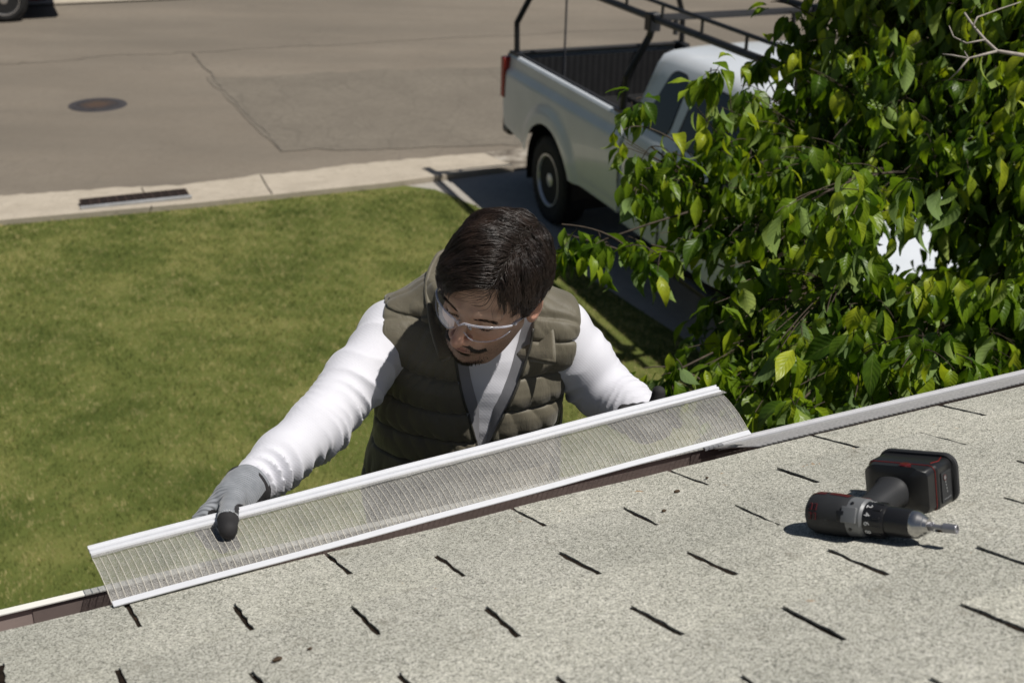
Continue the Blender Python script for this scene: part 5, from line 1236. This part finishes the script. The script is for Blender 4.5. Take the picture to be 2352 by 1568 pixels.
# --- trousers and boots, mostly behind the gutter
hipc = tw_((0, 0, -.86)); 
fR, fL = A(-.27, 2.385, 1.27), A(-.05, 2.49, 1.27)
def trousers(P):
    Q = tl_(P); d = smin(torso(Q)-.004, 1e3, .01); d = np.maximum(d, Q[:, 2]+.66)
    for h_, k_, f_ in ((hipc-ts*.085, A(-.25, 2.36, 1.74), fR+A(-.01, .03, .12)), (hipc+ts*.085, A(-.03, 2.44, 1.74), fL+A(-.01, .03, .12))):
        d = smin(d, chain(P, [h_+tu*.08, k_, f_], [.098, .068, .055], .02), .03)
    return d-.003*wr3(P)
V_, F_ = surface(trousers, (-.46, 2.12, 1.34), (.22, 2.72, 2.36), .012)
obj('trousers', V_, F_, simple('denim', (.045, .055, .085), .85, var=.3, scale=40, bump=.4, bscale=400), person, smooth=True)
for f_ in (fR, fL):
    def boot(P, f_=f_): return np.maximum(smin(cap(P, f_+A(-.01, .04, .13), f_+A(-.01, .04, .05), .05, .046), cap(P, f_+A(-.01, .05, .045), f_+A(.05, -.12, .038), .044, .040), .03), -(P[:, 2]-f_[2]-.004))
    V_, F_ = surface(boot, f_+A(-.12, -.22, -.02), f_+A(.15, .16, .24), .008); obj('boot', V_, F_, simple('brown_leather', (.12, .07, .035), .6), person, smooth=True)
# the ladder he stands on
lb = O+ea*.80+eo*1.02; lt = O+ea*.80+eo*.165
lad = root('ladder', (lb[0], lb[1], 0), 'aluminium ladder under the gutter that the man stands on', 'ladder')
B0, B1 = A(lb[0], lb[1], .02), A(lt[0], lt[1], 2.66); ldir = nrm(B1-B0); lnn = np.linalg.norm(B1-B0)
for sg in (-1, 1):
    m = MB(); m.box((B0+B1)/2+ea*sg*.21, (.013, .035, lnn/2), [ea, nrm(np.cross(ldir, ea)), ldir], bev=.004); m.build('rail', MAT_ALU, lad)
k = .15
while k < lnn-.05: m = MB(); m.tube([B0+ldir*k-ea*.205, B0+ldir*k+ea*.205], .016, 10); m.build('rung', MAT_ALU, lad); k += .29
# ================================================================== THE CORDLESS DRILL
D0 = R(.884, .429, .0262); d1 = nrm(ea*.364+eu*.931); d2 = nrm(ea*.931-eu*.364); d3 = en; DB = np.stack([d1, d2, d3])
drill = root('cordless_drill', R(.95, .48, 0), 'black and red cordless drill with bit lying on its side on the shingles', 'drill')
def dp(a_, b_, c_=0.): return D0+d1*a_+d2*b_+d3*c_
MAT_RUB = simple('charcoal_rubber', (.022, .023, .025), .62, var=.12, bump=.15, bscale=900)
MAT_BLK = simple('black_plastic', (.014, .014, .015), .34, var=.1)
MAT_DRED = simple('deep_red_plastic', (.085, .008, .010), .28, var=.1)
MAT_RLINE = simple('red_accent', (.20, .014, .012), .35)
MAT_SILV = simple('silver_plastic', (.20, .205, .21), .42, .3, var=.06)
x = N('chuck_steel'); x.set(x.ramp(x.noise(30, 3), [(.3, (.42, .41, .40)), (.7, (.56, .55, .53))]), .27, .95); MAT_STEEL = x.m
MAT_DST = simple('bit_steel', (.30, .30, .32), .4, .7)
MAT_PRINT = simple('white_print', (.75, .75, .75), .5)
def rl(prof_, mat, name, seg=36, sq=1., parent=drill, mi=None):
    m = MB(); rings = []
    for t, r in prof_: rings.append([dp(t, r*sq*math.cos(q), r*math.sin(q)) for q in np.linspace(0, 2*math.pi, seg, endpoint=False)])
    m.loft(rings); return m.build(name, mat, parent, smooth=True, auto=28)
hs_ = rl([(-.002, .012), (.0, .020), (.004, .0255), (.012, .0285), (.030, .0290), (.050, .0285), (.064, .0270), (.068, .0250)], MAT_RUB, 'motor_housing')
m = MB()                                                                # red top shells
for q0, q1, t0, t1 in ((.9, 1.75, .004, .026), (.95, 1.7, .031, .060)):
    rr_ = []
    for t in np.linspace(t0, t1, 8):
        r = np.interp(t, [0, .004, .012, .03, .05, .064], [.020, .0255, .0285, .0290, .0285, .0270])+.0006
        rr_.append([dp(t, r*math.cos(q), r*math.sin(q)) for q in np.linspace(q0, q1, 9)])
    m.loft(rr_, close=False)
    o_ = m.build('top_shell', MAT_DRED, hs_, smooth=True); m = MB()
def on_barrel(t, q, r): return dp(t, r*math.cos(q), r*math.sin(q)), nrm(d2*math.cos(q)+d3*math.sin(q)), nrm(-d2*math.sin(q)+d3*math.cos(q))
for t in (.0130, .0200):
    for q in (2.55, 3.00):
        p, nn_, tt_ = on_barrel(t, q, .0287); m = MB(); m.box(p, (.0022, .0048, .0008), [d1, tt_, nn_], bev=.0004); m.build('vent', MAT_DRED, hs_)
        m = MB(); m.box(p+nn_*.0007, (.0012, .0036, .0005), [d1, tt_, nn_]); m.build('vent_slot', MAT_BLK, hs_)
gbx = rl([(.064, .0268), (.068, .0272), (.084, .0262), (.0875, .0238)], MAT_SILV, 'gearbox', seg=28)
for t, q, w__, h__ in ((.070, 2.75, .011, .011), (.058, 2.85, .0055, .0075)):
    p, nn_, tt_ = on_barrel(t, q, .0262); m = MB(); m.box(p, (w__, h__, .0022), [d1, tt_, nn_], bev=.0012); m.build('selector_plate' if w__ > .008 else 'speed_switch', MAT_SILV if w__ > .008 else MAT_BLK, gbx, smooth=True, auto=30)
for t, q in ((.071, 2.1), (.071, 3.5)):
    p, nn_, tt_ = on_barrel(t, q, .0268); m = MB(); m.lathe(p, nn_, [(-.001, .0024), (.0012, .0024), (.0013, .0008)], 12); m.build('screw', MAT_BLK, gbx)
cl = rl([(.086, .0215), (.087, .0232), (.092, .0238), (.112, .0228), (.116, .0212), (.1165, .019)], MAT_BLK, 'clutch_ring', seg=40)
for k in range(12):
    q = k*2*math.pi/12+.13; p, nn_, tt_ = on_barrel(.107, q, .0230); m = MB(); m.box(p, (.0058, .0016, .0009), [d1, tt_, nn_], bev=.0005); m.build('grip_rib', MAT_BLK, cl, smooth=True, auto=30)
def text(body, p, xdir, ydir, size, mat, parent, name='numeral', thick=.0002):
    cu = bpy.data.curves.new('num', 'FONT'); cu.body = body; cu.size = size; cu.align_x = 'CENTER'; cu.align_y = 'CENTER'; cu.extrude = thick
    ob = bpy.data.objects.new('num', cu); scene.collection.objects.link(ob); dg = bpy.context.evaluated_depsgraph_get(); me = bpy.data.meshes.new_from_object(ob.evaluated_get(dg)); bpy.data.objects.remove(ob)
    zdir = nrm(np.cross(xdir, ydir)); V = np.array([p+xdir*v.co.x+ydir*v.co.y+zdir*v.co.z for v in me.vertices]); F = [list(f.vertices) for f in me.polygons]
    return obj(name, V, F, mat, parent)
for k, s_ in enumerate(('1', '2', '4', '6', '8')):
    q = 1.55+.52*k; p, nn_, tt_ = on_barrel(.0945, q, .0240); text(s_, p, tt_, d1, .0115, MAT_PRINT, cl)
rl([(.113, .0185), (.1145, .0198), (.122, .0200), (.145, .0196), (.150, .0186), (.1505, .016)], MAT_BLK, 'chuck_sleeve')
ck = rl([(.149, .0178), (.151, .0186), (.1565, .0184), (.160, .0165), (.166, .0135), (.1665, .0122), (.171, .0098), (.1715, .0075), (.1716, .0040)], MAT_STEEL, 'chuck')
for k in range(3):
    q = k*2.094+.6; p, nn_, tt_ = on_barrel(.173, q, .0040); m = MB(); m.box(p, (.0035, .0016, .0022), [d1, tt_, nn_], bev=.0006); m.build('jaw', MAT_DST, ck)
bt = rl([(.168, .0034), (.188, .0034), (.190, .0050), (.191, .0062), (.2085, .0062), (.209, .0058), (.209, .0042), (.2075, .0041), (.2075, .0005)], MAT_DST, 'driver_bit', seg=24)
# handle
def oval(c_, ax1, ax2, r1, r2, n_=24, p_=2.6): return [c_+ax1*r1*np.sign(math.cos(q))*abs(math.cos(q))**(2/p_)+ax2*r2*np.sign(math.sin(q))*abs(math.sin(q))**(2/p_) for q in np.linspace(0, 2*math.pi, n_, endpoint=False)]
m = MB(); rings = []
for e, r1, r2, sh in ((.008, .024, .017, .066), (.022, .0215, .0165, .067), (.032, .019, .0162, .068), (.045, .0180, .0165, .068), (.060, .0190, .0175, .067), (.080, .0205, .0180, .064), (.098, .0215, .0190, .062), (.112, .024, .021, .060), (.120, .029, .026, .060)):
    rings.append(oval(dp(sh, e, .002), d1, d3, r1, r2))
m.loft(rings); hd = m.build('handle', MAT_RUB, drill, smooth=True)
for k in range(14):
    e = .044+.0048*k; sh = np.interp(e, [.045, .06, .08, .098, .112], [.068, .067, .064, .062, .060]); r1 = np.interp(e, [.045, .06, .08, .098, .112], [.018, .019, .0205, .0215, .024])+.0005; r2 = np.interp(e, [.045, .06, .08, .098, .112], [.0165, .0175, .018, .019, .021])+.0005
    m = MB(); m.loft([oval(dp(sh, e-.0012, .002), d1, d3, r1-.0008, r2-.0008), oval(dp(sh, e, .002), d1, d3, r1, r2), oval(dp(sh, e+.0012, .002), d1, d3, r1-.0008, r2-.0008)], caps=False); m.build('grip_ring', MAT_RUB, hd, smooth=True)
m = MB(); m.loft([oval(dp(.066, .022, .013), d1, d2, .016, .010), oval(dp(.066, .022, .0185), d1, d2, .012, .008)]); m.build('grip_inset', MAT_DRED, hd, smooth=True)
m = MB(); m.tube([dp(.086, .024, 0), dp(.094, .034, 0), dp(.090, .046, 0)], [.006, .007, .005], 10); m.build('trigger', MAT_BLK, drill, smooth=True)
# battery foot: rounded blocks across the handle
def rbox(e0, e1, a0, a1, c0, c1, rad, n_=10):
    pts = []
    for cx_, cy_, q0 in ((a1-rad, c1-rad, 0), (a0+rad, c1-rad, math.pi/2), (a0+rad, c0+rad, math.pi), (a1-rad, c0+rad, 1.5*math.pi)):
        for k in range(n_): q = q0+k/(n_-1)*math.pi/2; pts.append((cx_+rad*math.cos(q), cy_+rad*math.sin(q)))
    return pts
def block(name, prof_, mat, parent):
    """prof_: (e, grow) along the handle; section a0..a1 x c0..c1"""
    m = MB(); rings = []
    for e, a0, a1, c0, c1, rad in prof_: rings.append([dp(a_, e, c_) for a_, c_ in rbox(0, 0, a0, a1, c0, c1, rad)])
    m.loft(rings); return m.build(name, mat, parent, smooth=True, auto=35)
Z0, Z1 = -.0285, .038
ft = block('foot', [(.116, .030, .090, -.016, .030, .012), (.120, .022, .104, -.024, .040, .014), (.124, .016, .112, Z0+.001, Z1-.002, .011), (.142, .014, .114, Z0, Z1, .010)], MAT_BLK, drill)
bat = block('battery', [(.1425, .014, .114, Z0, Z1, .009), (.146, .011, .117, Z0, Z1+.001, .009), (.186, .011, .118, Z0, Z1+.001, .010), (.190, .012, .116, Z0+.001, Z1, .011)], MAT_BLK, drill)
block('end_shell', [(.188, .007, .121, Z0-.0005, Z1+.004, .018), (.190, .004, .124, Z0-.001, Z1+.006, .020), (.196, .004, .124, Z0-.001, Z1+.006, .020), (.200, .010, .119, Z0+.004, Z1+.003, .018)], MAT_RUB, bat)
sec_ = [dp(a_, .1422, c_) for a_, c_ in rbox(0, 0, .0135, .1145, Z0-.0003, Z1+.0004, .0098)]
m = MB(); m.tube(sec_+[sec_[0]], .0006, 5); m.build('red_seam', MAT_RLINE, bat)
m = MB(); m.tube([dp(.104, .150, Z1+.0012), dp(.109, .166, Z1+.0012), dp(.104, .184, Z1+.0014)], .0007, 5); m.build('red_trim', MAT_RLINE, bat)
m = MB(); m.lathe(dp(.075, .132, Z1-.001), d3, [(0, .0085), (.003, .0085), (.0045, .006), (.0046, .001)], 24); m.build('release_button', MAT_DRED, ft, smooth=True, auto=30)
# gauge on the face turned to the camera
fa = .1180
m = MB(); m.box(dp(fa, .167, .003), (.0007, .0150, .022), DB, bev=.0005); pl_ = m.build('gauge_plate', MAT_RUB, bat)
m = MB(); m.lathe(dp(fa+.0007, .162, .017), d1, [(0, .0034), (.0006, .0034), (.0007, .0005)], 20); m.build('emblem', MAT_SILV, bat)
m = MB(); T2 = np.linspace(0, 2*math.pi, 25); m.tube([dp(fa+.0012, .162+.0040*math.cos(q), .020+.0040*math.sin(q)-.003) for q in T2], .0005, 4); m.build('emblem', MAT_DRED, bat)
for k in range(4):
    m = MB(); m.box(dp(fa+.0010, .1630+.0012*k, .0105-.0050*k), (.0004, .0015, .0014), DB); m.build('charge_light', MAT_SILV, bat)
m = MB(); m.tube([dp(fa+.0006, .156, -.0135), dp(fa+.0008, .166, -.0142), dp(fa+.0006, .178, -.0132)], .0006, 5); m.build('edge_line', MAT_SILV, bat)
